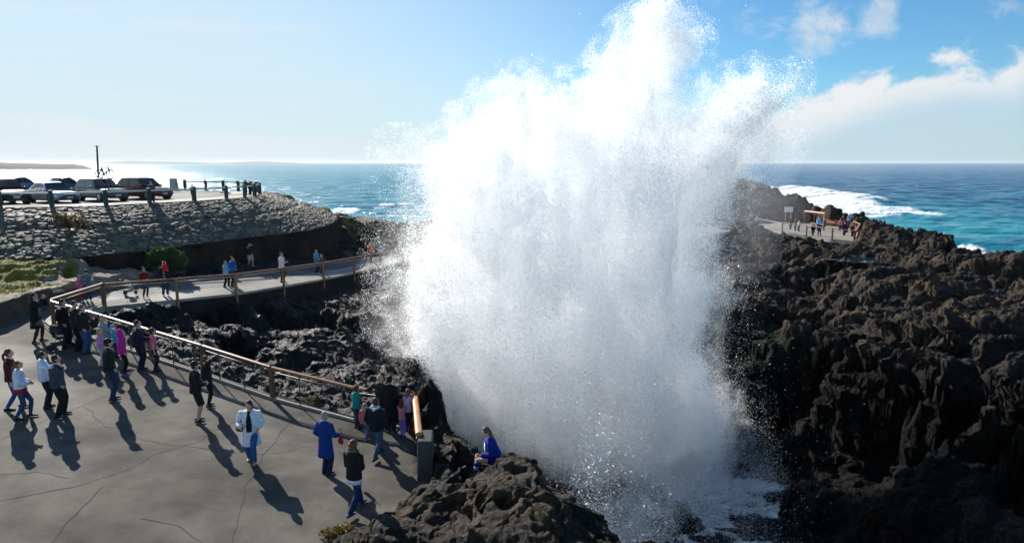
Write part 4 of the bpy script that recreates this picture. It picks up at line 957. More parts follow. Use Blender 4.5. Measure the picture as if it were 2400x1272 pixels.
        if sitting: mb_.tube(pts, [(.14 * W_, .11), (.175 * W_, .13), (.18, .11), (.19, .10)], 14, side=right)
        else: mb_.tube(pts, [(.14 * W_, .11), (.17 * W_, .135), (.20 * W_, .17), (.235 * W_, .20)], 14, side=right)
        pend('skirt', mb_, cm, vox, T_)
        if under:
            mb_ = MB()
            for i in range(2): mb_.tube([hips[i].lerp(knees[i], .3), knees[i], knees[i].lerp(feet[i], .35), feet[i] + Vector((0, 0, .02))], [.085, .062, .064, .044], 12)
            pend('leggings', mb_, cmat('cloth', under), vox, T_)
    if sock:
        for i in range(2):
            for j in range(4):
                a_, b2 = .12 + j * .2, .12 + (j + 1) * .2 - .002
                q = MB(); q.tube([knees[i].lerp(feet[i], a_), knees[i].lerp(feet[i], b2)], [.060 - .006 * j, .056 - .006 * j], 12)
                q.build('sock_stripe' if j % 2 else 'sock', cmat('cloth', sock[j % 2]), T_, True)
    # --- upper clothing
    kind, col = top; cm = cmat('cloth', col)
    e = {'tee': .012, 'top': .014, 'sweater': .028, 'hoodie': .034, 'jacket': .036, 'coat': .04, 'puffer': .05}[kind]
    mb_ = MB(); hem = {'tee': -.03, 'top': -.05, 'sweater': -.08, 'hoodie': -.08, 'jacket': -.08, 'coat': -.42, 'puffer': -.08}[kind]
    pts = []; rad = []
    if kind == 'coat' and not sitting:
        pts += [hip + Vector((0, 0, hem)), hip + Vector((0, 0, hem * .5))]; rad += [(.22 * W_ + .03, .19), (.20 * W_ + .02, .165)]
    elif sitting and kind != 'tee': pts += [hip + up * -.05]; rad += [(.18 * W_, .145)]
    else: pts += [hip + up * hem]; rad += [(.165 * W_ + e, .125 * fat + e)]
    pts += [hip + up * .04, hip + up * .16, chest, sh + up * -.02, sh + up * .035, nk + up * .0]
    rad += [(.158 * W_ + e, .116 * fat + e), (.138 * W_ + e * 1.1, .102 * fat + e * 1.1), (.162 * W_ + e, .116 * fat + e), (.163 * W_ + e * .8, .095 + e), (.12 * W_ + e, .075 + e * .8), (.058 + e * .6, .058 + e * .6)]
    mb_.tube(pts, rad, 16, side=right)
    short = kind == 'tee'
    for i in range(2):
        sg = (-1, 1)[i]
        if short: mb_.tube([shl[i] - right * sg * .05, shl[i], shl[i].lerp(elb[i], .62)], [.06, .06 + e, .052 + e], 12)
        else: mb_.tube([shl[i] - right * sg * .05, shl[i], shl[i].lerp(elb[i], .5), elb[i], elb[i].lerp(hands[i], .4), elb[i].lerp(hands[i], .93)], [.06, .056 * fat + e, .048 * fat + e, .042 + e * 1.05, .040 + e, .030 + e * .9], 12)
    if hood or kind in ('hoodie',) and not hood_up:
        q = MB() if hood else mb_; cc2 = nk - fwd * .06 + up * .02
        q.tube([cc2 + right * .09 + fwd * .09, cc2 + right * .10, cc2 - fwd * .05 - up * .05, cc2 - right * .10, cc2 - right * .09 + fwd * .09], [.03, .04, .055, .04, .03], 10)
        if hood: pend('hood', q, cmat('cloth', hood), vox, T_)
    if hood_up:
        mb_.ball(hc - fwd * .030 * hs + hup * .012, (hr[0] * 1.36, hr[1] * 1.16, hr[2] * 1.2), 14, 10, side=hrt, up=hup)
        mb_.tube([nk - up * .03, nk + up * .08 - fwd * .02], [.10, .085 * hs], 12, side=right)
    nm = {'tee': 'shirt', 'top': 'shirt', 'sweater': 'sweater', 'hoodie': 'hooded_top', 'jacket': 'jacket', 'coat': 'coat', 'puffer': 'jacket'}[kind]
    ob_ = pend(nm, mb_, cm, vox, T_)
    if trim:                # (colour, kind) band of another colour laid on the garment
        tc_, tk = trim; q = MB()
        if tk == 'hem': q.tube([hip + up * (hem - .02), hip + up * (hem + .10)], [(.172 * W_ + e, .132 * fat + e)] * 2, 18, side=right)
        elif tk == 'front': q.tube([hip + up * .0 + Vector((0, .045, 0)), chest + Vector((0, .055, 0)), nk + up * -.02 + Vector((0, .045, 0))], [(.11, .122 * fat + e * .5), (.10, .116 * fat + e * .5), (.06, .06)], 12, side=right)
        elif tk == 'shirt': q.tube([hip + up * (hem - .09), hip + up * (hem + .06)], [(.170 * W_ + e * .9, .128 * fat + e * .8), (.160 * W_ + e * .6, .118 * fat + e * .5)], 18, side=right)
        elif tk == 'yoke': q.tube([chest + up * .09, chest + up * .13, sh + up * -.02, sh + up * .036], [(.168 * W_ + e, .118 * fat + e), (.172 * W_ + e, .114 * fat + e), (.169 * W_ + e * .8, .100 + e), (.125 * W_ + e, .080 + e * .8)], 18, side=right)
        elif tk == 'square': q.box(chest + Vector((.03, .15, -.06)), (.09, .012, .10))
        q.build({'hem': 'hem_band', 'front': 'shirt', 'shirt': 'shirt_hem', 'yoke': 'yoke', 'square': 'paper_sheet'}[tk], cmat('cloth', tc_), T_, True)
    if scarf:
        q = MB(); q.tube([nk + Vector((math.cos(t) * .085, math.sin(t) * .085 + .01, .0)) for t in [k * math.pi / 5 for k in range(11)]], .032, 8)
        q.tube([nk + Vector((.03, .10, -.02)), chest + Vector((.04, .165, 0)), hip + Vector((.05, .17, .14))], [.035, .045, .04], 8)
        pend('scarf', q, cmat('cloth', scarf), vox, T_)
    # --- hair
    kind, col = hair
    if kind != 'none' and not hood_up:
        q = MB(); hm = cmat('hair', col, .6, .35, .35); k = 1.10
        q.ball(hc - fwd * .016 * hs + hup * .016 * hs, (hr[0] * k, hr[1] * 1.03, hr[2] * 1.04), 14, 10, side=hrt, up=hup)
        back = hc - fwd * hr[1] * .75
        if kind == 'long':
            q.tube([hc + hup * .04 - fwd * .03, back - up * .03, back - up * .16 + Vector((0, -.02, 0)), back - up * .30], [(.08 * hs, .07), (.095 * hs, .055), (.10, .045), (.075, .025)], 12, side=hrt)
        elif kind == 'pony':
            t0 = back + hup * .04; q.ball(t0 - fwd * .02, .032, 8, 6); q.tube([t0 - fwd * .02, t0 - fwd * .07 - up * .05, t0 - fwd * .07 - up * .15, t0 - fwd * .05 - up * .24], [.022, .036, .032, .012], 8)
        elif kind == 'bun': q.ball(back + hup * .05 - fwd * .03, .048, 10, 8)
        elif kind == 'curly':
            rr = random.Random(5)
            for j in range(46):
                t = rr.uniform(0, 1); an = rr.uniform(-1.9, 1.9); c_ = hc + hup * (.06 - .34 * t) - fwd * (.05 + .05 * math.cos(an) + .02 * t) + hrt * math.sin(an) * (.075 + .035 * t)
                q.ball(c_, rr.uniform(.026, .042), 7, 5)
        elif kind == 'bob': q.tube([hc + hup * .05 - fwd * .02, back - up * .02 + fwd * .02, back - up * .12 + fwd * .02], [(.085 * hs, .08), (.10 * hs, .065), (.088 * hs, .05)], 12, side=hrt)
        pend('hair', q, hm, max(vox * .8, .010), T_)
    if hood_up and kind != 'none':
        q = MB(); q.ball(hc + fwd * .035 + hup * .075, (.06, .045, .03), 8, 6, side=hrt, up=hup); q.build('hair', cmat('hair', col, .6, .35, .35), T_, True)
    if cap is not None:
        q = MB(); q.ball(hc + hup * .040 - fwd * .01, (hr[0] * 1.16, hr[1] * 1.1, hr[2] * .82), 14, 8, side=hrt, up=hup)
        q.tube([hc + hup * .062 + fwd * hr[1] * .7, hc + hup * .052 + fwd * hr[1] * 1.25, hc + hup * .040 + fwd * hr[1] * 1.75], [(.07, .012), (.068, .008), (.045, .006)], 10, side=hrt)
        pend('cap', q, cmat('cloth', cap), vox * .8, T_)
    if shades:
        q = MB(); c_ = hc + fwd * (hr[1] * .95 + .004) + hup * .006
        for sg in (-1, 1):
            q.ball(c_ + hrt * sg * .034, (.027, .008, .018), 10, 6, side=hrt, up=hup)
            q.tube([c_ + hrt * sg * .058, hc + hrt * sg * (hr[0] + .006) + hup * .006], .004, 5)
        q.tube([c_ - hrt * .02, c_ + hrt * .02], .004, 5); q.build('sunglasses', LENS, T_)
    # --- shoes
    for i in range(2):
        q = MB(); ff_ = Vector(((-.06, .06)[i], 1, 0)).normalized(); f = feet[i]
        q.tube([f - ff_ * .085 - Vector((0, 0, .035)), f - ff_ * .05 - Vector((0, 0, .025)), f + ff_ * .06 - Vector((0, 0, .03)), f + ff_ * .14 - Vector((0, 0, .042)), f + ff_ * .195 - Vector((0, 0, .05))], [(.03, .03), (.042, .044), (.048, .038), (.048, .026), (.03, .018)], 10, side=right)
        q.tube([f - Vector((0, 0, .03)), f + Vector((0, 0, .025))], [.044, .042], 10)
        pend('shoe', q, cmat('shoe', shoes, .6), max(vox * .8, .012), T_, sm=1)
    T_['hands'] = [list(h_) for h_ in hands]
    return T_, hands
def world_of(t, loc):
    return t.location + Matrix.Rotation(t.rotation_euler.z, 3, 'Z') @ (Vector(loc) * t.scale.x)
def finish_people():
    bpy.context.view_layer.update(); dg = bpy.context.evaluated_depsgraph_get()
    for o, post in PEND:
        me = D.meshes.new_from_object(o.evaluated_get(dg)); old = o.data; mats = list(old.materials)
        mi = len(me.polygons)
        me.materials.clear()
        for q in mats: me.materials.append(q)
        if post is not None:
            mb = post(o); n = len(me.vertices); vs = [tuple(v.co) for v in me.vertices] + mb.v; fs = [tuple(p.vertices) for p in me.polygons] + [tuple(i + n for i in f) for f in mb.f]
            m2 = D.meshes.new(o.name); m2.from_pydata(vs, [], fs)
            for q in mats: m2.materials.append(q)
            m2.polygons.foreach_set('material_index', [0] * mi + mb.m); me = m2
        me.polygons.foreach_set('use_smooth', [True] * len(me.polygons)); me.update()
        o.modifiers.clear(); o.data = me; me.name = o.name
TARGET = (3.0, 34.0)
def put(px, fy, hy, Hf, off=0, at=None, **kw):
    q = on(px, fy, Hf) if at is None else at
    if at is None:
        # stature from the head's pixel at the same distance
        top = PD(px, hy, q[1]); h = top[2] - q[2]
    else: h = kw.pop('h')
    az = math.degrees(math.atan2(TARGET[0] - q[0], TARGET[1] - q[1])) + off
    if 'az' in kw: az = kw.pop('az')
    kw.setdefault('vox', .016 if q[1] < 32 else (.024 if q[1] < 50 else .034))
    return person(q, h, az, **kw)

BLK = (.010, .010, .013); NVY = (.012, .018, .045); JEAN = (.035, .075, .17); DJ = (.02, .035, .085); DBR = (.035, .018, .010); BRN = (.09, .045, .02); BLD = (.42, .29, .15); AUB = (.16, .055, .02)
def build_people():
    HP = H_plaza; HB = H_path; out = {}
    out['longhair'] = put(90, 801, 686, HP, 10, pose='photo', legs='a', top=('coat', BLK), bottom=('mini', (.13, .14, .16)), under=(.05, .025, .018), hair=('long', (.02, .012, .01)), shades=True, trim=((.13, .15, .18), 'front'), label='long haired woman in black coat and grey dress taking a photo')
    out['pram_man'] = put(156, 817, 701, HP, 20, pose='pockets', top=('jacket', BLK), bottom=('trousers', BLK), hair=('short', DBR), fat=1.12, label='dark haired man in black jacket standing behind the pram', headyaw=-10)
    put(184, 822, 705, HP, 20, pose='rail', top=('jacket', (.014, .018, .022)), bottom=('trousers', BLK), hair=('bun', DBR), label='woman all in black pressed between two men at the railing', headyaw=10)
    put(202, 829, 713, HP, 24, pose='pockets', top=('jacket', (.012, .013, .012)), bottom=('jeans', JEAN), hair=('short', (.14, .10, .06)), fat=1.15, label='grey haired man in black jacket and blue jeans facing the railing')
    put(249, 847, 738, HP, 25, pose='fold', top=('sweater', (.24, .27, .30)), bottom=('trousers', (.10, .10, .12)), hair=('bob', BLD), shades=True, fat=1.1, label='fair haired woman in pale grey sweater and sunglasses with folded arms')
    put(240, 858, 771, HP, 20, child=True, pose='belly', top=('puffer', (.48, .30, .46)), bottom=('trousers', (.42, .36, .50)), hair=('bob', BLD), label='small blond girl in lilac coat in front of the grey sweater woman')
    put(271, 838, 763, HP, 20, child=True, pose='rail', top=('puffer', (.06, .38, .55)), bottom=('trousers', DJ), hair=('short', BRN), hood_up=True, label='small child in pale blue padded jacket close to the railing')
    put(264, 937, 793, HP, 6, pose='pockets', top=('sweater', (.010, .018, .016)), bottom=('jeans', DJ), hair=('short', BLK), cap=(.02, .012, .010), shades=True, headpitch=20, fat=1.1, label='bearded man in black cap, black sweater and jeans looking up')
    put(291, 880, 774, HP, 10, child=True, pose='pockets', top=('hoodie', (.58, .02, .30)), hood_up=True, bottom=('leggings', BLK), hair=('short', BRN), shoes=(.20, .10, .28), label='child with magenta hood pulled up and black leggings')
    put(330, 867, 750, HP, 14, pose='rail', top=('jacket', NVY), bottom=('trousers', NVY), hair=('bun', DBR), fat=1.25, label='broad person in dark navy jacket beside the pink shirted girl')
    put(364, 870, 770, HP, 8, child=True, pose='stand', top=('tee', (.72, .12, .22)), bottom=('leggings', (.01, .012, .02)), hair=('short', DBR), trim=None, label='child in bright pink short sleeved shirt and black leggings by the railing')
    put(464, 988, 846, HP, 12, pose='belly', legs='s', top=('jacket', (.010, .011, .012)), bottom=('shorts', (.012, .012, .014)), hair=('short', DBR), cap=(.015, .018, .022), tone=1, label='man in black cap, black jacket and knee length shorts')
    put(489, 952, 833, HP, 12, pose='shade', top=('jacket', (.012, .014, .022)), bottom=('leggings', BLK), hair=('pony', AUB), fat=1.2, label='red haired woman in dark jacket shading her eyes behind the man in shorts')
    put(34, 958, 815, HP, 14, pose='stand', legs='m', top=('sweater', (.06, .010, .014)), bottom=('leggings', (.02, .07, .26)), hair=('pony', (.08, .03, .018)), label='ponytailed girl in maroon top and blue leggings at the left edge')
    put(55, 980, 842, HP, 18, pose='belly', legs='m', top=('jacket', (.68, .72, .82)), trim=((.45, .02, .03), 'hem'), bottom=('leggings', (.03, .06, .15)), hair=('pony', (.16, .07, .03)), headpitch=28, label='girl in white jacket with red hem and blue jeans looking up')
    put(111, 955, 823, HP, 8, pose='reach', top=('hoodie', (.62, .72, .88)), bottom=('trousers', (.01, .015, .03)), hair=('bun', (.045, .02, .014)), shades=True, headpitch=20, label='dark haired woman in white hooded top and sunglasses')
    put(143, 975, 831, HP, 16, pose='pockets', legs='a', top=('jacket', (.045, .058, .078)), trim=((.012, .016, .03), 'yoke'), bottom=('trousers', BLK), hair=('short', (.045, .022, .014)), fat=1.28, headpitch=18, label='heavy set man in grey jacket with dark shoulders and black trousers')
    out['cardigan'] = put(592, 1080, 935, HP, az=172, pose='hip', legs='m', top=('coat', (.66, .70, .76)), trim=(BLK, 'front'), bottom=('jeans', (.03, .09, .26)), hair=('bob', (.05, .025, .016)), shoes=(.45, .33, .18), headpitch=-6, headyaw=20, fat=1.12, label='woman in long white cardigan and blue jeans walking away from the railing')
    out['bluecoat'] = put(766, 1110, 964, HP, 4, pose='bag', top=('coat', (.006, .040, .21)), bottom=('trousers', NVY), hair=('short', (.33, .29, .23)), label='older woman with short fair hair in royal blue coat')
    put(833, 1200, 1027, HP, 8, pose='belly', legs='w', top=('jacket', (.009, .009, .011)), trim=((.62, .66, .74), 'shirt'), scarf=(.015, .20, .14), bottom=('jeans', (.012, .03, .09)), shoes=(.07, .10, .22), hair=('curly', (.13, .045, .02)), label='woman with long curly hair, black jacket and green scarf walking')
    put(884, 1073, 929, HP, -4, pose='pockets', legs='w', top=('jacket', (.010, .012, .018)), hood=(.55, .68, .80), bottom=('jeans', (.04, .09, .15)), hair=('short', (.05, .028, .018)), shoes=(.02, .02, .02), fat=1.15, label='man in black jacket with white hood and jeans striding toward the spray')
    put(857, 1030, 945, HP, -5, child=True, pose='stand', legs='m', top=('puffer', (.45, .12, .18)), bottom=('leggings', (.10, .13, .2)), hair=('long', (.40, .26, .13)), shoes=(.5, .2, .25), label='blond girl half hidden behind the man with the white hood')
    put(838, 1003, 904, HP, 6, child=True, pose='fold', top=('puffer', (.01, .23, .22)), bottom=('jeans', (.014, .03, .08)), hair=('short', BRN), label='boy in teal jacket standing at the corner post')
    put(894, 1003, 878, HP, -6, pose='railwide', top=('sweater', (.020, .024, .034)), bottom=('trousers', BLK), hair=('bun', (.50, .36, .19)), headyaw=12, label='blond woman with hair bun in black sweater resting an arm on the railing')
    put(916, 1012, 880, HP, -4, pose='belly', top=('coat', (.008, .008, .010)), bottom=('trousers', BLK), hair=('short', DBR), cap=(.012, .010, .010), shoes=(.25, .25, .25), label='person in black cap and long black coat watching the spray')
    put(936, 1000, 903, HP, -6, child=True, pose='rail', top=('jacket', (.02, .013, .012)), bottom=('trousers', BLK), hair=('short', (.20, .10, .045)), label='brown haired child in dark jacket behind the long black coat')
    put(958, 1010, 913, HP, -8, child=True, pose='rail', legs='c', top=('sweater', (.50, .50, .62)), bottom=('leggings', (.012, .018, .05)), hair=('pony', (.14, .06, .035)), shoes=(.30, .03, .06), label='girl in pale long sleeved top holding the end of the wooden handrail')
    put(943, 1024, 938, HP, -8, child=True, pose='face', legs='c', top=('top', (.66, .22, .25)), bottom=('leggings', (.28, .17, .62)), hair=('long', (.08, .03, .02)), shoes=(.03, .03, .09), label='little girl in pink top and purple leggings')
    # on the walkway
    put(208, 703, 630, HB, 60, pose='hold', top=('jacket', (.10, .15, .19)), bottom=('jeans', DJ), hair=('short', BRN), cap=(.02, .024, .026), lean=14, headpitch=-22, label='man in dark flat cap bending over a child by the sloping railing')
    put(190, 704, 646, HB, 40, child=True, pose='belly', top=('puffer', (.62, .16, .26)), bottom=('trousers', (.42, .03, .04)), hair=('bob', BRN), label='small child in pink coat held by the man in the flat cap')
    put(341, 697, 626, HB, 25, pose='belly', top=('sweater', (.14, .012, .014)), bottom=('skirt', (.06, .07, .12)), under=(.01, .01, .012), hair=('long', (.03, .014, .010)), shoes=(.40, .42, .55), label='dark haired woman in red sweater and grey blue skirt on the walkway')
    m_, _h2 = put(388, 691, 613, HB, 40, pose='hold', top=('jacket', NVY), bottom=('jeans', (.015, .03, .08)), hair=('short', (.03, .03, .035)), shoes=(.3, .3, .3), label='man in navy jacket holding a child in red against his chest')
    put(0, 0, 0, 0, at=world_of(m_, (.0, .24, .82)), h=.98, az=110, child=True, pose='stand', legs='c', top=('puffer', (.55, .012, .02)), bottom=('trousers', (.01, .015, .03)), hair=('short', BRN), hood_up=True, label='toddler in bright red jacket carried by the man in navy')
    put(531, 672, 610, HB, -6, pose='fold', legs='a', top=('jacket', (.18, .42, .58)), bottom=('trousers', BLK), hair=('long', AUB), label='auburn haired woman in pale blue jacket and wide black trousers')
    m_, _h2 = put(547, 671, 601, HB, 4, pose='hold', legs='s', top=('jacket', (.005, .16, .56)), bottom=('trousers', (.015, .025, .04)), hair=('short', DBR), label='man in vivid blue jacket carrying a baby at the railing')
    put(0, 0, 0, 0, at=world_of(m_, (.10, .24, .88)), h=.78, az=70, child=True, pose='stand', legs='c', top=('puffer', (.006, .10, .36)), bottom=('trousers', NVY), hair=('short', (.2, .12, .06)), label='baby in dark blue held in front of the vivid blue jacket')
    put(587, 624, 567, lambda X: 7.0, 10, pose='photo', legs='m', top=('sweater', (.012, .013, .022)), bottom=('shorts', (.40, .36, .33)), hair=('short', DBR), cap=(.02, .02, .04), shoes=(.7, .7, .72), tone=2, label='man in navy sweater and pale shorts photographing from the rocks behind the path')
    put(662, 661, 591, HB, -8, pose='fold', legs='c', top=('sweater', (.66, .68, .70)), bottom=('leggings', BLK), hair=('bun', DBR), label='woman in white sweater and black leggings leaning on the railing')
    put(743, 641, 585, HB, -6, pose='belly', legs='c', top=('jacket', (.07, .22, .34)), bottom=('jeans', NVY), hair=('short', (.22, .13, .07)), shoes=(.4, .5, .6), label='person in teal blue jacket and navy trousers on the walkway')
    put(755, 640, 597, HB, -6, child=True, pose='rail', top=('jacket', (.12, .10, .10)), bottom=('trousers', (.05, .05, .07)), hair=('short', BLD), label='fair haired small child beside the teal blue jacket')
    put(868, 613, 568, HB, 8, pose='belly', legs='c', top=('jacket', (.72, .07, .02)), bottom=('jeans', (.16, .20, .28)), hair=('short', DBR), label='person in bright orange jacket walking near the edge of the spray')
    # car park
    HL = lambda X: LOT
    put(357, 477, 425, HL, 10, pose='belly', top=('jacket', (.05, .055, .06)), bottom=('trousers', BLK), hair=('short', BLK), fat=1.3, label='heavy figure in dark jacket in front of the red car')
    put(453, 473, 432, HL, 0, pose='belly', legs='c', top=('jacket', (.02, .03, .04)), bottom=('trousers', BLK), hair=('short', DBR), label='dark clad person leaning at the car park fence')
    put(576, 459, 421, HL, 20, pose='rail', legs='c', top=('jacket', (.012, .014, .02)), bottom=('trousers', BLK), hair=('short', BLK), group='people at the tip of the car park', label='leftmost of three people at the tip of the car park fence')
    put(586, 458.5, 423, HL, 0, pose='belly', legs='c', top=('jacket', (.04, .035, .05)), bottom=('trousers', (.02, .02, .03)), hair=('short', (.1, .08, .07)), group='people at the tip of the car park', label='middle one of three people at the tip of the car park fence')
    put(598, 458.5, 426, HL, -10, pose='rail', legs='c', top=('jacket', (.22, .22, .20)), bottom=('trousers', BLK), hair=('short', BRN), group='people at the tip of the car park', label='person in light grey jacket at the tip of the car park fence')
    # far viewing platform
    HQ = lambda X: PL; g = 'visitors on the far viewing platform'
    rows = [(1773, 533, 506, 'white', ('sweater', (.60, .58, .60)), ('trousers', BLK), BLD, 'stand', 'person in white sweater at the spray end of the platform railing'),
     (1853, 537, 506, 'a', ('coat', (.014, .016, .026)), ('trousers', BLK), BLK, 'stand', 'tall person in dark hooded coat near the signboard'),
     (1864, 541, 511, 'b', ('jacket', (.02, .02, .03)), ('jeans', (.04, .08, .2)), DBR, 'belly', 'person in dark jacket and blue jeans between the tall coat and the cream sweater'),
     (1872, 543.5, 515, 'c', ('sweater', (.50, .48, .44)), ('trousers', BLK), AUB, 'belly', 'woman in cream sweater and black trousers with white shoes'),
     (1917, 541, 508, 'd', ('jacket', (.20, .52, .85)), ('trousers', (.02, .03, .05)), BRN, 'belly', 'person in light blue jacket in the middle of the platform'),
     (1905, 552, 523, 'e', ('coat', (.010, .010, .010)), ('jeans', (.03, .09, .22)), (.2, .08, .05), 'stand', 'person in long black coat at the near platform railing'),
     (1920, 552.5, 522, 'f', ('jacket', (.014, .02, .045)), ('trousers', (.02, .03, .06)), AUB, 'hip', 'person in navy standing with legs apart at the near railing'),
     (1931, 539.5, 512, 'g', ('coat', (.07, .12, .20)), ('trousers', BLK), DBR, 'stand', 'person in slate blue coat right of the light blue jacket'),
     (1974, 538, 504, 'h', ('jacket', (.10, .04, .025)), ('trousers', BLK), AUB, 'rail', 'person in rusty brown jacket at the seaward corner'),
     (1968, 541.5, 513, 'i', ('hoodie', (.66, .22, .34)), ('leggings', (.05, .02, .03)), (.2, .08, .05), 'stand', 'person in pink hooded top on the platform'),
     (1990, 533, 500, 'j', ('tee', (.08, .38, .72)), ('shorts', (.35, .28, .22)), BRN, 'rail', 'man in sky blue shirt at the seaward rail'),
     (1984, 545, 512, 'k', ('coat', (.05, .05, .055)), ('trousers', BLK), (.3, .3, .3), 'belly', 'grey coated person right of the pink hooded top'),
     (1978, 552, 520, 'l', ('jacket', (.012, .02, .045)), ('trousers', (.03, .025, .025)), (.2, .11, .06), 'stand', 'broad man in navy jacket with his back to the sea'),
     (1997, 554.5, 526, 'm', ('jacket', (.02, .012, .016)), ('trousers', (.02, .02, .02)), DBR, 'stand', 'dark clothed person left of the magenta jacket'),
     (2004, 556.5, 530, 'n', ('jacket', (.26, .02, .08)), ('jeans', (.05, .12, .25)), DBR, 'belly', 'person in magenta jacket and jeans at the right end of the platform'),
     (1657, 549, 532, 'o', ('jacket', (.72, .10, .03)), ('trousers', (.5, .14, .08)), BRN, 'stand', 'person in orange half veiled by the spray'),
     (1690, 541, 521, 'p', ('jacket', (.35, .50, .72)), ('trousers', (.1, .12, .2)), BRN, 'stand', 'person in pale blue half veiled by the spray'),
     (1737, 532, 511, 'q', ('jacket', (.50, .28, .16)), ('trousers', (.15, .10, .08)), BRN, 'stand', 'person in tan jacket half veiled by the spray')]
    for (px, fy, hy, k_, tp, bt, hr_, ps, lb) in rows:
        HH = HQ if px > 1760 else (lambda X: 8.16)
        put(px, fy, hy, HH, random.uniform(-25, 25), pose=ps, legs='a' if k_ == 'f' else 'c', top=tp, bottom=bt, hair=('long' if k_ in 'cin' else 'short', hr_), shoes=(.7, .7, .7) if k_ == 'c' else (.02, .02, .02), label=lb, group=g)
    put(1945, 525.5, 506.5, HQ, 0, az=200, pose='seat', seat='bench', top=('jacket', (.014, .02, .05)), bottom=('trousers', BLK), hair=('short', BRN), label='person in navy sitting on the timber seat', group=g)
    # the girl on the rock
    gp = Vector((GF[0] + .46, GF[1] + .05, -GFOOT))
    t, hh = person(gp, 1.84, -98, pose='knees', seat='rock', top=('jacket', (.006, .022, .24)), bottom=('hotpants', (.006, .022, .24)), hair=('long', (.14, .065, .035)), trim=((.62, .70, .80), 'square'), lean=14, headpitch=-22, headyaw=-10,
                   shoes=(.010, .03, .26), sock=((.005, .024, .25), (.45, .52, .68)), vox=.014, label='girl in royal blue school clothes and striped socks sitting on the rock', tone=2)
    out['girl'] = (t, hh)
    finish_people()
    return out
PEOPLE = build_people()
# ------------------------------------------------------------ railings, furniture, cars, bush
WOOD = mat('varnished_handrail', (.30, .115, .045), .32, noise=.35, nscale=3, spec=.5); WOODL = mat('golden_handrail', (.55, .24, .06), .38, noise=.2, nscale=4)
POST = mat('brown_post', (.17, .075, .03), .6, noise=.3, nscale=5); STEEL = mat('galvanised_steel', (.12, .12, .12), .6, metal=.8); WIRE = mat('wire', (.10, .10, .11), .5, metal=.6)
BRASS = mat('tan_painted_rail', (.30, .19, .08), .45); KERB = mat('pale_kerb', (.28, .25, .21), .8, noise=.15)
def railing(label, base, posts, hgt=1.1, wires='v', rail=WOOD, second=STEEL, post_m=POST, drop=.1, kerb=True, gaps=(), stanch=1.25, group=None, rr=.062, sp=.11, bottom=True, prad=.06, caps=False, endpost=True):
    """base: polyline at ground; posts: list of fractions along it"""
    B = [Vector(b_) for b_ in base]; L = [0]
    for a, b_ in zip(B[:-1], B[1:]): L.append(L[-1] + (b_ - a).length)
    def at(s):
        for i in range(len(B) - 1):
            if s <= L[i + 1] + 1e-6: return B[i].lerp(B[i + 1], (s - L[i]) / (L[i + 1] - L[i]))
        return B[-1]
    root = empty('railing', B[0], 0, label, 'railing', group); O = B[0]; tot = L[-1]
    up = Vector((0, 0, 1))
    ps = sorted(p * tot for p in posts)
    for s in ps:
        q = at(s) - O; mb = MB(); a = at(min(s + .1, tot)) - at(max(s - .1, 0)); rz = math.atan2(a.y, a.x)
        mb.box(q + up * ((hgt - drop) / 2 - .02), (prad, prad, (hgt + drop) / 2 - .02), rz); mb.build('post', post_m, root)
    cuts = [0] + [s for s in ps if .3 < s < tot - .3] + [tot]
    for a, b_ in zip(cuts[:-1], cuts[1:]):
        pts = [at(a + .04)] + [B[i] for i in range(len(B)) if a + .1 < L[i] < b_ - .1] + [at(b_ - .04)]
        mb = MB(); mb.tube([p - O + up * hgt for p in pts], [(rr * 1.25, rr * .8)] * len(pts), 12, side=(0, 0, 1) if False else None); mb.build('handrail', rail, root, True, 40)
        if second: mb = MB(); mb.tube([p - O + up * (hgt - .15) for p in pts], .024, 8); mb.build('lower_rail', second, root, True)
    full = [p for p in B]
    if bottom: mb = MB(); mb.tube([p - O + up * .13 for p in full], .024, 8); mb.build('bottom_rail', second or STEEL, root, True)
    mb = MB()
    if wires == 'v':
        n = int(tot / sp)
        for k in range(1, n): p = at(k * sp) - O; mb.box(p + up * (.13 + (hgt - .28) / 2), (.0035, .0035, (hgt - .28) / 2))
    elif wires == 'h':
        for z in (.12, .24, .36, .48, .60, .72, .84): mb.tube([p - O + up * z for p in full], .004, 4, cap=False)
    if mb.f: mb.build('wire_infill', WIRE, root)
    if stanch:
        n = int(tot / stanch)
        for k in range(1, n):
            s = k * stanch
            if min(abs(s - p) for p in ps) < .35: continue
            p = at(s) - O; mb = MB(); mb.box(p + up * (hgt - .1) / 2, (.012, .02, (hgt - .1) / 2 + .05)); mb.build('stanchion', STEEL, root)
    if kerb:
        mb = MB(); n = len(full)
        for a, b_ in zip(full[:-1], full[1:]):
            d = (b_ - a); m_ = (a + b_) / 2 - O; 
            pr = math.atan2(d.z, math.hypot(d.x, d.y)); rz = math.atan2(d.y, d.x); M = Matrix.Translation(m_ + up * .02) @ Matrix.Rotation(rz, 4, 'Z') @ Matrix.Rotation(-pr, 4, 'Y'); h_ = (d.length / 2, .07, .055)
            vs = [M @ Vector((x * h_[0], y * h_[1], z * h_[2])) for z in (-1, 1) for x, y in ((-1, -1), (1, -1), (1, 1), (-1, 1))]
            mb.add(vs, [(3, 2, 1, 0), (4, 5, 6, 7), (0, 1, 5, 4), (1, 2, 6, 5), (2, 3, 7, 6), (3, 0, 4, 7)])
        mb.build('kerb', KERB, root)
    return root
def linepts(pxs, f): return [f(*p) for p in pxs]
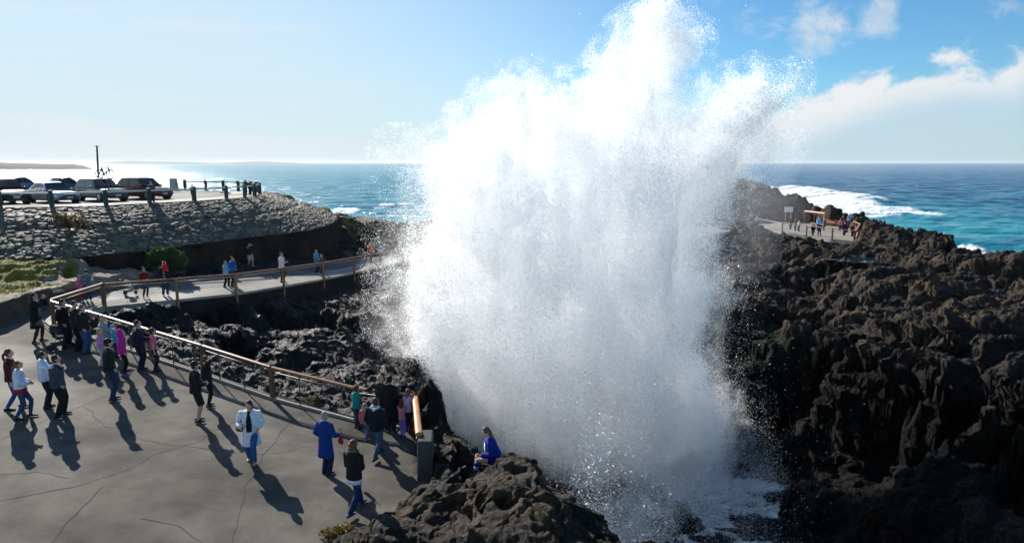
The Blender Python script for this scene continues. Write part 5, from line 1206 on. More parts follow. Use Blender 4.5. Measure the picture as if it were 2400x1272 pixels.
def frac_at(base, px):
    """share of the run at which the line crosses an image column"""
    B = [Vector(b_) for b_ in base]; L = [0]
    for a, b_ in zip(B[:-1], B[1:]): L.append(L[-1] + (b_ - a).length)
    best = None
    for k in range(401):
        s = L[-1] * k / 400
        for i in range(len(B) - 1):
            if s <= L[i + 1] + 1e-6: q = B[i].lerp(B[i + 1], (s - L[i]) / (L[i + 1] - L[i])); break
        dpt = q.y * CP - q.z * SP; e = abs(1200 + 1600 * q.x / dpt - px)
        if best is None or e < best[0]: best = (e, k / 400)
    return best[1]
A0 = linepts([(125, 767), (250, 805), (380, 848), (478, 880), (640, 936), (838, 989)], PZ)
railing('long varnished timber handrail with vertical wires along the plaza edge', A0, [frac_at(A0, x) for x in (128, 240, 355, 478, 640, 836)], drop=.15)
B0 = linepts([(840, 989), (972, 1009)], PZ)
railing('short railing behind the crowded corner, between corner post and rock', B0, [.99], drop=.15, stanch=None)
C0 = linepts([(975, 1012), (984, 1112)], PZ)
railing('short golden timber handrail running back to the concrete block', C0, [.01], rail=WOODL, stanch=None, rr=.075, prad=.04, kerb=False)
D0 = [Vector(PZ(122, 765)) + Vector((-.05, .12, 0)), Vector(PT(246, 717))]
railing('sloping railing with vertical wires joining plaza and walkway', D0, [.99], stanch=None, second=BRASS, kerb=True, prad=.075, drop=.5)
E0 = [tuple(Vector(p) + Vector((.03, -.08, 0))) for p in near_edge[1:]]
railing('long brown railing with tan posts following the walkway over the rocks', E0, [frac_at(E0, x) for x in (417, 555, 664, 758, 831, 892, 945, 1000, 1060)], wires='h', second=BRASS, post_m=mat('tan_post', (.26, .14, .04), .55), drop=.65, kerb=False, stanch=None, bottom=False, prad=.055)
F0 = plat_poly[0:5]
RB = mat('red_brown_rail', (.16, .04, .02), .5)
railing('red brown railing along the near side of the far platform', F0, [frac_at(F0, x) for x in (1833, 1890, 1950, 2001)], wires=None, second=None, rail=RB, post_m=RB, kerb=False, stanch=None, bottom=False, rr=.06, prad=.055)
G0 = [P(2003, 566, PL), P(2014, 547, PL), P(1999, 541, PL)]
railing('timber rail at the right end of the far platform', G0, [0.01, .6, .99], wires=None, second=None, rail=WOODL, post_m=RB, kerb=False, stanch=None, bottom=False)
G1 = [P(2000, 532, PL), P(1988, 529, PL)]
railing('tall seaward railing at the platform corner', G1, [.01, .99], hgt=1.3, wires=None, second=None, rail=RB, post_m=RB, kerb=False, stanch=None, bottom=False)
# timber shelter frame, seat and signboard of the platform
f = empty('viewing_shelter', P(1884, 522, PL), 0, 'open rectangular timber frame at the back of the far platform', 'shelter'); O = Vector(P(1884, 522, PL))
q1 = Vector(P(1931, 529, PL)) - O; TM = mat('orange_timber', (.36, .15, .055), .6, noise=.2)
for k, p in enumerate((Vector((0, 0, 0)), q1 * .5, q1)):
    mb = MB(); mb.box(p + Vector((0, 0, .8 if k != 1 else .8)), (.09 if k != 1 else .02, .09 if k != 1 else .02, .85 if k == 0 else .8)); mb.build('post', TM, f)
for z, t_ in ((1.55, .13), (.12, .06)):
    mb = MB(); a = Vector((0, 0, z)); b_ = q1 + Vector((0, 0, z)); mb.tube([a, b_], [(.08, t_)] * 2, 4); mb.build('beam', TM, f)
q0 = Vector(P(1931, 528, PL)); q2 = Vector(P(1962, 531, PL)); s_ = empty('park_bench', q0, 0, 'long timber bench rail right of the timber shelter frame', 'bench'); v_ = q2 - q0
mb = MB(); mb.tube([Vector((0, 0, .75)), v_ + Vector((0, 0, .75))], [(.16, .05)] * 2, 4); mb.build('backrest', TM, s_)
mb = MB(); mb.tube([Vector((0, -.25, .45)), v_ + Vector((0, -.25, .45))], [(.04, .2)] * 2, 4); mb.build('seat', TM, s_)
for t_ in (.03, .5, .97): mb = MB(); mb.box(v_ * t_ + Vector((0, -.05, .35)), (.05, .07, .38)); mb.build('leg', TM, s_)
def sign(px, yb, H, wpx, hpx, topy, label):
    o = Vector(P(px, yb, H)); r = empty('signboard', o, R(-8), label, 'signboard'); k = o.y / 1600; w_ = wpx * k / 2; top = PD(px, topy, o.y)[2] - o.z; hh = hpx * k / 2
    mb = MB(); mb.box((0, 0, top - hh), (w_, .03, hh)); mb.build('board', mat('white_board', (.72, .72, .66), .6), r)
    for sx in (-.6, .6): mb = MB(); mb.box((sx * w_, .06, (top - hh) / 2 - .2), (.05, .04, (top - hh) / 2 + .2)); mb.build('post', TM, r)
sign(1847, 516, 7.3, 19, 12, 485, 'white signboard on two timber legs in front of the dark mound')
# ---- concrete end block
o = Vector(PZ(996, 1122)); blk = empty('concrete_block', o, 0, 'tapered dark concrete block at the end of the golden handrail', 'concrete block')
mb = MB(); vs = [(-.19, -.12, 0), (.24, -.12, 0), (.24, .62, 0), (-.19, .62, 0), (-.17, -.02, 1.02), (.20, -.02, 1.02), (.17, .55, 1.12), (-.15, .55, 1.12)]
mb.add(vs, [(3, 2, 1, 0), (4, 5, 6, 7), (0, 1, 5, 4), (1, 2, 6, 5), (2, 3, 7, 6), (3, 0, 4, 7)]); ob = mb.build('body', mat('dark_concrete', (.055, .052, .048), .85, noise=.2, nscale=5, bump=.4, bscale=30), blk)
bv = ob.modifiers.new('b', 'BEVEL'); bv.width = .03; bv.segments = 2
# ---- car park fences
FP = mat('dark_fence_post', (.02, .045, .045), .7, noise=.2); FR = mat('pale_fence_rail', (.50, .52, .50), .5); TR = mat('timber_fence_rail', (.10, .075, .055), .7)
def fence(label, base, pxs, hgt, rail_m, rrad, prad):
    B = [Vector(b_) for b_ in base]; O = B[0]; root = empty('car_park_fence', O, 0, label, 'fence'); L = [0]
    for a, b_ in zip(B[:-1], B[1:]): L.append(L[-1] + (b_ - a).length)
    for x in pxs:
        s = frac_at(base, x) * L[-1]
        for i in range(len(B) - 1):
            if s <= L[i + 1] + 1e-6: q = B[i].lerp(B[i + 1], (s - L[i]) / (L[i + 1] - L[i])); break
        q = q - O; mb = MB(); mb.tube([q - Vector((0, 0, .2)), q + Vector((0, 0, hgt + .02)), q + Vector((0, 0, hgt + .10)), q + Vector((0, 0, hgt + .13))], [prad, prad, prad * .9, prad * .5], 12); mb.build('post', FP, root, True, 40)
    for a, b_ in zip(B[:-1], B[1:]):
        mb = MB(); mb.tube([a - O + Vector((0, -.0, hgt - rrad)), b_ - O + Vector((0, 0, hgt - rrad))], rrad, 10); mb.build('rail', rail_m, root, True, 40)
inset = [Vector(p).lerp(ctr, .006) for p in top_c]
fence('front car park fence of dark posts and pale pipe rail above the stone slope', [tuple(p) for p in inset[:13]], (-330, -120, 0, 122, 250, 352, 456, 531, 574, 597, 609), .98, FR, .055, .14)
fence('rear car park fence with thin timber rail against the sea', [P(434, 446, LOT), P(483, 446.5, LOT), P(524, 447.5, LOT), P(560, 449, LOT), P(590, 451.5, LOT), P(606, 453.5, LOT)], (434, 483, 524, 559, 576, 590, 603), .95, TR, .06, .15)
# obelisk and pole
o = Vector(P(408, 446, LOT)); ob_ = empty('stone_marker', o, 0, 'pale tapered square stone marker at the back of the car park', 'marker')
mb = MB(); mb.box((0, 0, .6), (.34, .34, .6), 0, 0, .72); mb.build('pillar', mat('pale_stone', (.45, .44, .42), .8, noise=.1), ob_); mb = MB(); mb.box((0, 0, .03), (.42, .42, .05)); mb.build('plinth', mat('pale_stone2', (.35, .34, .33), .8), ob_)
o = Vector(P(232, 446, LOT)); pl = empty('street_pole', o, 0, 'slender dark green pole with small cross piece behind the bicycle car', 'pole')
hp = PD(226, 343, o.y)[2] - o.z; lean_ = PD(227, 343, o.y)[0] - o.x
mb = MB(); mb.tube([(0, 0, -.1), (lean_, 0, hp)], [.11, .08], 12); mb.build('shaft', mat('green_steel', (.015, .08, .08), .5), pl, True, 40)
mb = MB(); mb.box((lean_, 0, hp + .03), (.24, .08, .02)); mb.tube([(lean_, 0, hp - .02), (lean_, 0, hp + .1)], .05, 8); mb.build('cross_piece', mat('pale_metal', (.5, .48, .44), .4), pl)

# ---- cars
GLASS = mat('car_glass', (.01, .014, .017), .05, spec=.8); TYRE = mat('tyre', (.012, .012, .013), .85); RIM = mat('rim', (.45, .46, .48), .3, metal=.9); BLKP = mat('black_plastic', (.012, .012, .013), .5)
CHR = mat('chrome', (.6, .61, .62), .15, metal=1.); LAMP = mat('headlamp_glass', (.65, .68, .70), .08, spec=.8); RED = mat('tail_lamp', (.30, .01, .01), .15); PLATE = mat('number_plate', (.6, .6, .58), .5); CONCM = BLKP
def car(loc, az, L, Wd, Hc, kind, paint, label, group='cars in the car park', grille=CHR, rack=False):
    r = empty('car', loc, -R(az), label, 'car', group); w_ = Wd / 2; f = L / 2
    suv = kind in ('suv', 'wagon'); gc = .22 if suv else .16; belt = Hc * (.60 if suv else .62); hood = Hc * (.57 if suv else .56)
    pm = paint
    # body shell: stations from tail to nose, section from sill to centre line
    st = [(-f, .72, .50, belt * .80), (-f + .06, .90, .38, belt * .92), (-f + .35, .97, gc + .06, belt * .99), (-f + 1.1, 1, gc, belt), (-.3, 1, gc, belt), (f - 1.75, 1, gc, belt * .99), (f - 1.35, .995, gc, hood * 1.02), (f - .7, .98, gc + .02, hood * .97), (f - .28, .93, gc + .06, hood * .88), (f - .08, .84, .30, hood * .76), (f, .70, .42, hood * .64)]
    if kind == 'sedan' : st[0] = (-f, .72, .46, belt * .86); st[2] = (-f + .35, .97, gc + .06, belt * 1.0)
    vs = []; K = 9
    for (y, wk, zb, zt) in st:
        ww = w_ * wk; sec = [(-ww * .86, zb), (-ww * .98, zb + .10), (-ww, (zb + zt) * .5), (-ww * .955, zt - .07), (-ww * .86, zt - .01), (-ww * .45, zt + .025), (0, zt + .035)]
        sec += [(-x, z) for x, z in sec[-2::-1]]; vs += [(x, y, z) for x, z in sec]
    m_ = 13; fs = [(i * m_ + k, i * m_ + k + 1, (i + 1) * m_ + k + 1, (i + 1) * m_ + k) for i in range(len(st) - 1) for k in range(m_ - 1)]
    fs += [(i * m_ + m_ - 1, i * m_, (i + 1) * m_, (i + 1) * m_ + m_ - 1) for i in range(len(st) - 1)]
    fs += [tuple(range(m_)), tuple(reversed(range((len(st) - 1) * m_, len(st) * m_)))]
    mb = MB(); mb.add(vs, fs); bd = mb.build('body', pm, r, True, 38)
    # cabin
    ws = f - 1.45; rf = f - 2.15; rb = {'suv': -f + .55, 'wagon': -f + .5, 'sedan': -f + 1.45}[kind]; re = {'suv': -f + .12, 'wagon': -f + .15, 'sedan': -f + .62}[kind]
    bw, tw = w_ * .93, w_ * .72; zt = Hc - .03
    def ringpts(s, e):
        return [(-bw + e, ws, belt), (-tw + e, rf, zt), (-tw + e, rb, zt - .03), (-bw + e, re, belt)]
    cab = MB(); ny = 8; prof = [(ws, belt, bw), (lerp(ws, rf, .5), lerp(belt, zt, .58), lerp(bw, tw, .55)), (rf, zt, tw), (rf - .35, zt + .035, tw), ((rf + rb) / 2, zt + .045, tw), (rb, zt - .01, tw * .98), (lerp(rb, re, .55), lerp(zt, belt, .5), lerp(tw, bw, .5)), (re, belt, bw * .96)]
    vs = []
    for y, z, ww in prof: vs += [(-bw * .985 if z < zt - .02 and False else -ww - (bw - ww) * 0, y, z), (-ww * .5, y, z + .02), (0, y, z + .028), (ww * .5, y, z + .02), (ww, y, z)]
    n_ = len(prof); fs = [(i * 5 + k, (i + 1) * 5 + k, (i + 1) * 5 + k + 1, i * 5 + k + 1) for i in range(n_ - 1) for k in range(4)]
    base_l = len(vs)
    for y, z, ww in prof: vs += [(-bw, y, belt - .04), (bw, y, belt - .04)]
    fs += [(i * 5, base_l + i * 2, base_l + (i + 1) * 2, (i + 1) * 5) for i in range(n_ - 1)] + [(i * 5 + 4, (i + 1) * 5 + 4, base_l + (i + 1) * 2 + 1, base_l + i * 2 + 1) for i in range(n_ - 1)]
    cab.add(vs, fs); cab.build('roof', pm, r, True, 38)
    def panel(name, pts, m, off):
        p = [Vector(q) for q in pts]; n = (p[1] - p[0]).cross(p[-1] - p[0]).normalized(); c_ = sum(p, Vector()) / len(p)
        if n.dot(c_ - Vector((0, 0, belt * .8))) < 0: n = -n; p = p[::-1]
        fr = [q + n * off for q in p]; bk = [q - n * .015 for q in p]; k = len(p); mb = MB()
        mb.add(fr + bk, [tuple(range(k)), tuple(reversed(range(k, 2 * k)))] + [(i, i + k, (i + 1) % k + k, (i + 1) % k) for i in range(k)]); return mb.build(name, m, r)
    a = .10; b2 = .90
    def cp(t, sx, lo=True):   # along the windscreen
        y = lerp(ws, rf, t); z = lerp(belt, zt, t); x = lerp(bw, tw, t) * .90 * sx; return (x, y + .03, z + .035)
    panel('windscreen', [cp(.10, -1), cp(.10, 1), cp(.93, 1), cp(.93, -1)], GLASS, .03)
    def rp(t, sx): y = lerp(re, rb, t); z = lerp(belt, zt, t); return (lerp(bw, tw, t) * .86 * sx, y - .03, z + .03)
    panel('rear_window', [rp(.18, -1), rp(.18, 1), rp(.90, 1), rp(.90, -1)], GLASS, .03)
    for sx in (-1, 1):
        def sp_(y, t): return (sx * (lerp(bw, tw, t) + .012), y, lerp(belt, zt, t))
        ymid = (rf + rb) / 2 + .1
        panel('side_window', [sp_(ws - .25, .08), sp_(ymid + .04, .08), sp_(ymid + .04, .88), sp_(rf - .02, .88)], GLASS, .012)
        panel('side_window', [sp_(ymid - .04, .08), sp_(re + .45, .08), sp_(rb + .1, .88), sp_(ymid - .04, .88)], GLASS, .012)
        mb = MB(); mb.ball((sx * (w_ + .10), ws - .28, belt + .08), (.10, .06, .075), 10, 7); mb.box((sx * (w_ + .0), ws - .28, belt + .03), (.06, .03, .02)); mb.build('wing_mirror', pm, r, True, 50)
        mb = MB(); yl = f - .20
        mb.add([(sx * w_ * .90, yl - .18, hood * .84), (sx * w_ * .52, yl + .115, hood * .80), (sx * w_ * .52, yl + .135, hood * .70), (sx * w_ * .90, yl - .10, hood * .68), (sx * w_ * .88, yl - .3, hood * .82), (sx * w_ * .52, yl - .15, hood * .80), (sx * w_ * .52, yl - .15, hood * .68), (sx * w_ * .88, yl - .3, hood * .68)],
               [(0, 1, 2, 3), (0, 4, 5, 1), (3, 2, 6, 7), (0, 3, 7, 4)] if sx < 0 else [(3, 2, 1, 0), (1, 5, 4, 0), (7, 6, 2, 3), (4, 7, 3, 0)]); mb.build('headlight', LAMP, r)
        mb = MB(); mb.box((sx * w_ * .80, -f + .035, belt * .82), (.12, .06, .11)); mb.build('tail_light', RED, r)
        if suv: mb = MB(); mb.tube([(sx * tw * .88, rf - .2, zt + .03), (sx * tw * .88, rf - .35, zt + .09), (sx * tw * .88, rb + .3, zt + .08), (sx * tw * .88, rb + .15, zt + .0)], .022, 6); mb.build('roof_rail', BLKP, r, True)
    rw = .345 if suv else .32
    for yy in (f - .88, -f + .92):
        for sx in (-1, 1):
            mb = MB(); mb.tube([(sx * (w_ - .25), yy, rw), (sx * (w_ - .02), yy, rw), (sx * (w_ + .014), yy, rw)], [rw, rw, rw * .93], 24); wh = mb.build('wheel', TYRE, r, True, 40)
            mb = MB(); mb.tube([(sx * (w_ + .0), yy, rw), (sx * (w_ + .022), yy, rw)], [rw * .66, rw * .62], 20)
            rm_ = mb.build('rim', RIM, wh, True, 40)
            mb = MB(); mb.tube([(sx * (w_ - .3), yy, rw + .03), (sx * (w_ + .006), yy, rw + .03)], [rw * 1.17] * 2, 24); mb.build('wheel_arch', BLKP, r)
    mb = MB(); mb.box((0, f - .03, hood * .70), (w_ * .42, .05, .085)); g_ = mb.build('grille', BLKP, r)
    mb = MB(); mb.tube([(-w_ * .44, f + .015, hood * .80), (-w_ * .20, f + .03, hood * .62), (w_ * .20, f + .03, hood * .62), (w_ * .44, f + .015, hood * .80)], .022, 6); mb.build('grille_trim', grille, r)
    mb = MB(); mb.box((0, f - .04, .34), (w_ * .62, .05, .10)); mb.build('air_intake', BLKP, r); mb = MB(); mb.box((0, f + .02, hood * .50), (.19, .012, .055)); mb.build('number_plate', PLATE, r); mb = MB(); mb.box((0, -f - .01, belt * .62), (.19, .012, .055)); mb.build('number_plate', PLATE, r)
    if rack:
        for yy in (rf - .55, rb + .75): mb = MB(); mb.tube([(-tw * .9, yy, zt + .12), (tw * .9, yy, zt + .12)], .02, 6); mb.build('roof_bar', BLKP, r)
    return r
def lerp(a, b_, t): return a + (b_ - a) * t
def paint(n, c_, met=.4): return mat(n, c_, .28, metal=met, spec=.6)
def carpos(px, yb): return P(px, yb, LOT)
car(P(14, 477, LOT), 128, 4.65, 1.85, 1.70, 'suv', mat('black_paint', (.008, .009, .011), .35, spec=.25), 'black four wheel drive with chrome grille cut off by the left edge')
car(P(50, 452, LOT), 22, 4.5, 1.8, 1.48, 'sedan', paint('blue_grey_paint', (.20, .24, .30)), 'blue grey car parked behind the black four wheel drive')
car(P(126, 474, LOT), 122, 4.7, 1.82, 1.42, 'sedan', paint('silver_paint', (.55, .60, .66), .5), 'silver saloon between the black and the navy cars')
car(P(157, 450, LOT), 20, 4.2, 1.75, 1.42, 'sedan', paint('dark_grey_paint', (.04, .05, .06)), 'dark small car mostly hidden behind the silver saloon')
wg = car(P(240, 470, LOT), 124, 4.8, 1.86, 1.62, 'wagon', mat('navy_paint', (.05, .065, .10), .3, spec=.5), 'navy estate car carrying a bicycle on its roof', rack=True)
car(P(341, 466, LOT), 116, 4.65, 1.86, 1.62, 'suv', paint('red_paint', (.12, .02, .025), .3), 'dark red four wheel drive right of the navy estate car')
# bicycle
BKM = mat('bicycle_black', (.012, .013, .015), .4)
def bicycle(root_loc, az, sc, label):
    r = empty('bicycle', root_loc, -R(az), label, 'bicycle'); r.scale = (sc, sc, sc)
    for y in (-.5, .5):
        mb = MB(); ring = [(0, y + .33 * math.cos(t), .34 + .33 * math.sin(t)) for t in [k * math.pi / 14 for k in range(29)]]; mb.tube(ring, .036, 6, cap=False, side=(1, 0, 0))
        for k in range(8): a = k * math.pi / 4; mb.tube([(0, y, .34), (0, y + .32 * math.cos(a), .34 + .32 * math.sin(a))], .004, 4)
        mb.build('wheel', BKM, r)
    mb = MB(); bb = (0, -.08, .30); se = (0, -.22, .80); hd = (0, .36, .84); hd2 = (0, .40, .68)
    for a, b_ in ((bb, se), (bb, hd2), (se, hd), ((0, -.5, .34), bb), ((0, -.5, .34), se), (hd, hd2), (hd2, (0, .5, .34))): mb.tube([a, b_], .045, 7)
    mb.build('frame', BKM, r)
    mb = MB(); mb.tube([hd, (0, .42, .96)], .015, 6); mb.tube([(-.2, .52, .90), (-.21, .46, .97), (0, .43, .97), (.21, .46, .97), (.2, .52, .90)], .014, 6); mb.build('handlebar', BKM, r)
    mb = MB(); mb.tube([se, (0, -.25, .96)], .014, 6); mb.tube([(0, -.38, .975), (0, -.25, .985), (0, -.12, .975)], [(.06, .02), (.05, .02), (.015, .015)], 8, side=(1, 0, 0)); mb.build('saddle', BKM, r)
    mb = MB(); mb.tube([(-.05, -.08, .30), (.05, -.08, .30)], .09, 12); mb.tube([(-.07, -.08, .30), (-.07, .06, .22)], .012, 5); mb.tube([(.07, -.08, .30), (.07, -.22, .38)], .012, 5); mb.build('crank', BKM, r)
    return r
c0_ = Vector(P(240, 470, LOT)); bicycle(tuple(c0_ + Vector((.25, .2, 1.62))), 105, 1.0, 'black bicycle standing upright on the roof of the navy estate car')
# prams
def pram(loc, az, fab, frame, label, sc=1.):
    r = empty('pram', loc, -R(az), label, 'pram'); r.scale = (sc, sc, sc)
    for x, y, rr in ((-.24, -.22, .13), (.24, -.22, .13), (-.2, .38, .10), (.2, .38, .10)):
        mb = MB(); mb.tube([(x - .02, y, rr), (x + .02, y, rr)], rr, 16); w_ = mb.build('wheel', TYRE, r); mb = MB(); mb.tube([(x - .024, y, rr), (x + .024, y, rr)], rr * .5, 12); mb.build('rim', frame, w_)
    mb = MB()
    for s_ in (-.24, .24):
        mb.tube([(s_, -.22, .13), (s_, .05, .48), (s_, .38, .10)], .014, 6); mb.tube([(s_, .25, .22), (s_, -.1, .62), (s_, -.42, 1.0)], .014, 6)
    mb.tube([(-.24, -.42, 1.0), (0, -.46, 1.03), (.24, -.42, 1.0)], .018, 8); mb.build('frame', frame, r)
    mb = MB(); mb.tube([(0, -.22, .85), (0, -.10, .50), (0, .18, .44), (0, .30, .30)], [(.2, .03), (.21, .04), (.20, .04), (.18, .02)], 10, side=(1, 0, 0)); mb.build('seat', fab, r, True)
    mb = MB(); n = 7
    vs = []
    for i in range(n):
        t = -.3 + i * .33; 
        for k in range(7): a = math.pi * k / 6; vs.append((math.cos(a) * .23, -.12 + math.sin(t) * .34 * (.4 + .6 * math.sin(a)), .62 + math.cos(t) * .34 * (.3 + .7 * math.sin(a))))
    mb.add(vs, [(i * 7 + k, i * 7 + k + 1, (i + 1) * 7 + k + 1, (i + 1) * 7 + k) for i in range(n - 1) for k in range(6)]); mb.build('canopy', fab, r, True)
    mb = MB(); mb.box((0, .0, .24), (.17, .18, .08)); mb.build('basket', fab, r); return r
pram(PZ(139, 818), 70, cmat('cloth', (.05, .055, .06)), BKM, 'dark grey pram parked behind the people at the railing')
pram(PT(303, 689), 60, cmat('cloth', (.30, .36, .42)), STEEL, 'pale folded pram standing on the walkway left of the red sweater', .8)
# bags
def bag(loc, az, col, label, s=1., strap=None):
    r = empty('handbag', loc, -R(az), label, 'handbag'); m_ = cmat('leather', col, .5); mb = MB(); mb.tube([(0, 0, -.14 * s), (0, 0, -.10 * s), (0, 0, .06 * s), (0, 0, .10 * s)], [(.10 * s, .04 * s), (.13 * s, .055 * s), (.12 * s, .045 * s), (.09 * s, .02 * s)], 12, side=(1, 0, 0)); mb.build('body', m_, r, True)
    mb = MB(); mb.tube([(-.09 * s, 0, .08 * s), (-.06 * s, 0, .22 * s), (0, 0, .27 * s), (.06 * s, 0, .22 * s), (.09 * s, 0, .08 * s)], .010, 6); mb.build('strap', m_, r); return r
t, _ = PEOPLE['longhair']; bag(world_of(t, (-.30, -.02, .78)), 60, (.20, .22, .24), 'round grey bag hanging beside the long haired woman', 1.2)
t, hh = PEOPLE['bluecoat']; bag(world_of(t, Vector(hh[1]) + Vector((.02, .06, -.12))), 50, (.30, .045, .025), 'red leather handbag held by the woman in the blue coat')
t, hh = PEOPLE['cardigan']; bag(world_of(t, (.27, .06, 1.02)), 20, (.14, .05, .02), 'brown shoulder bag under the arm of the woman in the white cardigan', .9)
# ---- bush, tufts
def leafy(name, pts, n, size, cols, label, cat, kind=None, up=.3, stem=True, group=None, lens=None, density=None):
    """pts: list of (centre, radii); leaves spread over the lobes"""
    O = Vector(pts[0][0]); root = empty(name, O, 0, label, cat, group) if kind is None else None; r = np.random.default_rng(len(label) + n)
    tot = sum(p[1][0] * p[1][1] for p in pts); Vs = []
    for c_, rad in pts:
        k = int(n * rad[0] * rad[1] / tot); d = r.normal(size=(k, 3)); d /= np.linalg.norm(d, axis=1, keepdims=True); d[:, 2] = np.abs(d[:, 2]) if False else d[:, 2]; q = d * (r.uniform(.55, 1.05, k)**.5)[:, None] * np.array(rad) + np.array(c_)
        Vs.append(q)
    Q = np.concatenate(Vs); Q = Q + np.stack([fbm(Q[:, 0] * 1.7, Q[:, 1] * 1.7, Q[:, 2] * 1.7 + j, 3, 13) for j in (0., 11., 23.)], 1) * (.65 if stem else .1) * np.array([1, .6, .8]); Q = Q[fbm(Q[:, 0] * 2.6, Q[:, 1] * 2.6, Q[:, 2] * 2.6, 2, 3) > -.04]; k = len(Q)
    a = r.normal(size=(k, 3)); a[:, 2] += up; a /= np.linalg.norm(a, axis=1, keepdims=True); b_ = np.cross(a, r.normal(size=(k, 3))); b_ /= np.linalg.norm(b_, axis=1, keepdims=True); s_ = (size * r.uniform(.6, 1.3, k))[:, None]
    V4 = np.stack([Q, Q + a * s_ * .5 + b_ * s_ * .28, Q + a * s_, Q + a * s_ * .5 - b_ * s_ * .28], 1) - np.array(O if root else (0, 0, 0))
    m_ = D.materials.new(name + '_leaf'); T_ = NT(m_); cr_ = T_.attr('tone'); T_.put(T_.b.inputs['Base Color'], T_.mix(cr_, cols[0], cols[1])); T_.b.inputs['Roughness'].default_value = .5
    tr = T_.n('ShaderNodeBsdfTranslucent', i_Color=T_.mix(cr_, cols[0], cols[1])); mx_ = T_.n('ShaderNodeMixShader', i_0=.35); T_.t.links.new(T_.b.outputs[0], mx_.inputs[1]); T_.t.links.new(tr.outputs[0], mx_.inputs[2]); T_.t.links.new(mx_.outputs[0], T_.t.nodes['Material Output'].inputs[0])
    o = np_mesh('foliage' if root else name, V4.reshape(-1, 3), np.arange(k * 4).reshape(-1, 4), m_, False, {'tone': np.repeat(r.uniform(0, 1, k), 4)}, root)
    if not root: return tag(o, label, cat, kind=kind)
    if stem:
        mb = MB()
        for j in range(7):
            c_, rad = pts[j % len(pts)]; e = Vector(c_) - O + Vector((random.uniform(-.3, .3), random.uniform(-.3, .3), rad[2] * .4)); mb.tube([Vector((0, 0, -.6)), e * .5 + Vector((0, 0, -.1)), e], [.04, .025, .01], 6)
        mb.build('stem', mat('bark', (.05, .035, .025), .9), root)
    return root
bc = Vector(PD(383, 601, 40.2))
def bo(dx, dz, dy, *r_): return (tuple(bc + Vector((dx, dy, dz)) * .85), tuple(q * .82 for q in r_))
leafy('coastal_bush', [bo(0, 0, 0, 1.0, .8, .72), bo(-.75, -.1, .1, .65, .6, .6), bo(.75, -.12, 0, .7, .6, .55), bo(.25, .28, 0, .55, .5, .42), bo(-.3, .25, 0, .5, .5, .45), bo(-.9, -.45, .1, .55, .5, .4), bo(.95, -.45, .1, .5, .5, .4)], 30000, .085, ((.022, .05, .012), (.085, .14, .028)), 'bushy green shrub growing against the wall under the stone slope', 'bush')
wp = Vector(PD(160, 515, 39.7))
leafy('slope_shrub', [(tuple(wp), (1.0, .3, .35)), (tuple(wp + Vector((.6, -.3, -.3))), (.9, .3, .3)), (tuple(wp + Vector((-.5, .1, .15))), (.5, .3, .3))], 4500, .09, ((.10, .055, .02), (.13, .10, .03)), 'low brown and green shrub spreading on the stone slope', 'shrub')
yp = Vector(PD(728, 940, 23.4)); leafy('yellow_succulent', [(tuple(yp), (.32, .3, .16)), (tuple(yp + Vector((.2, .1, .05))), (.2, .2, .14))], 1800, .06, ((.12, .085, .012), (.06, .06, .015)), 'yellow green succulent clump just outside the plaza railing', 'plant', stem=False)
yp = Vector(PZ(762, 1262)); leafy('yellow_tuft', [(tuple(yp + Vector((.1, .1, .05))), (.28, .2, .10)), (tuple(yp + Vector((.36, .28, .08))), (.2, .15, .08))], 1300, .06, ((.22, .13, .01), (.10, .09, .015)), 'bright yellow tuft where the pavement meets the foreground rock', 'plant', stem=False)
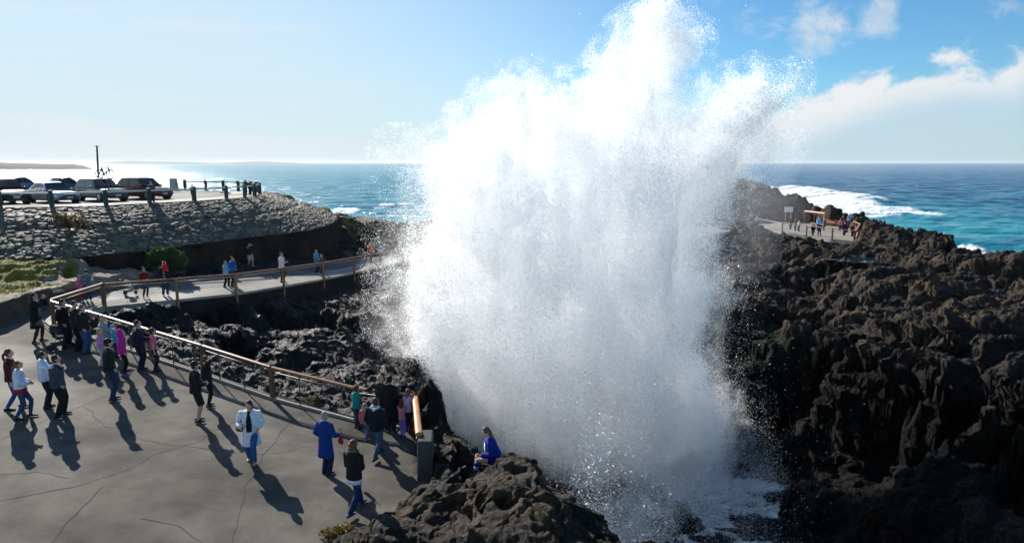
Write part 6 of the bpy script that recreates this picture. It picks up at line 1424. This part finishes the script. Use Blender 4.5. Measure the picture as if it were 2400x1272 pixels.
# grass as blades
def blades(name, poly, hf, n, hgt, cols, label, seed):
    r = np.random.default_rng(seed); pp = np.array([(p[0], p[1]) for p in poly]); x = r.uniform(pp[:, 0].min(), pp[:, 0].max(), n); y = r.uniform(pp[:, 1].min(), pp[:, 1].max(), n)
    s = sdist(poly, x, y) + fbm(x, y, x * 0, 4, 21) * 2.2; k = s > .1; x, y = x[k], y[k]
    u_ = x / y; i = (np.log(y / 9.3) / math.log(150 / 9.3)) * (NR - 1); j = (u_ + .93) / 1.86 * (NCL - 1); ok = (j > 1) & (j < NCL - 2); x, y, i, j = x[ok], y[ok], i[ok], j[ok]
    z = Z2[np.clip(i.astype(int), 0, NR - 1), np.clip(j.astype(int), 0, NCL - 1)]; n = len(x)
    a = r.uniform(0, 6.28, n); h_ = hgt * r.uniform(.5, 1.4, n); w_ = .018; dx, dy = np.cos(a) * w_, np.sin(a) * w_; lx, ly = r.normal(0, .35, n) * h_, r.normal(0, .35, n) * h_
    V3 = np.stack([np.stack([x - dx, y - dy, z - .02], 1), np.stack([x + dx, y + dy, z - .02], 1), np.stack([x + lx, y + ly, z + h_], 1)], 1)
    m_ = D.materials.new(name); T_ = NT(m_); T_.put(T_.b.inputs['Base Color'], T_.mix(T_.attr('tone'), cols[0], cols[1])); T_.b.inputs['Roughness'].default_value = .6
    return tag(np_mesh(name, V3.reshape(-1, 3), np.arange(n * 3).reshape(-1, 3), m_, False, {'tone': np.repeat(r.uniform(0, 1, n), 3)}), label, 'grass', kind='stuff')
blades('grass', grass_poly, None, 40000, .07, ((.24, .19, .02), (.34, .27, .04)), 'olive grass on the bank below the stone slope', 3)
def nearest_top(dx=0): pass
# ------------------------------------------------------------ sea air
hz_ = MB(); hz_.box((0, 9000, -5.5), (22000, 9400, 24.5)); hzo = hz_.build('haze', None) if False else None
hm_ = D.materials.new('sea_air'); hm_.use_nodes = True; hn = hm_.node_tree; hn.nodes.remove(hn.nodes['Principled BSDF'])
pv = hn.nodes.new('ShaderNodeVolumePrincipled'); pv.inputs['Color'].default_value = (.93, .96, 1, 1); pv.inputs['Density'].default_value = HAZE; pv.inputs['Anisotropy'].default_value = .25
hn.links.new(pv.outputs[0], hn.nodes['Material Output'].inputs['Volume'])
hzo = hz_.build('haze', hm_); tag(hzo, kind='stuff', label='thin bright sea air over the whole shore')
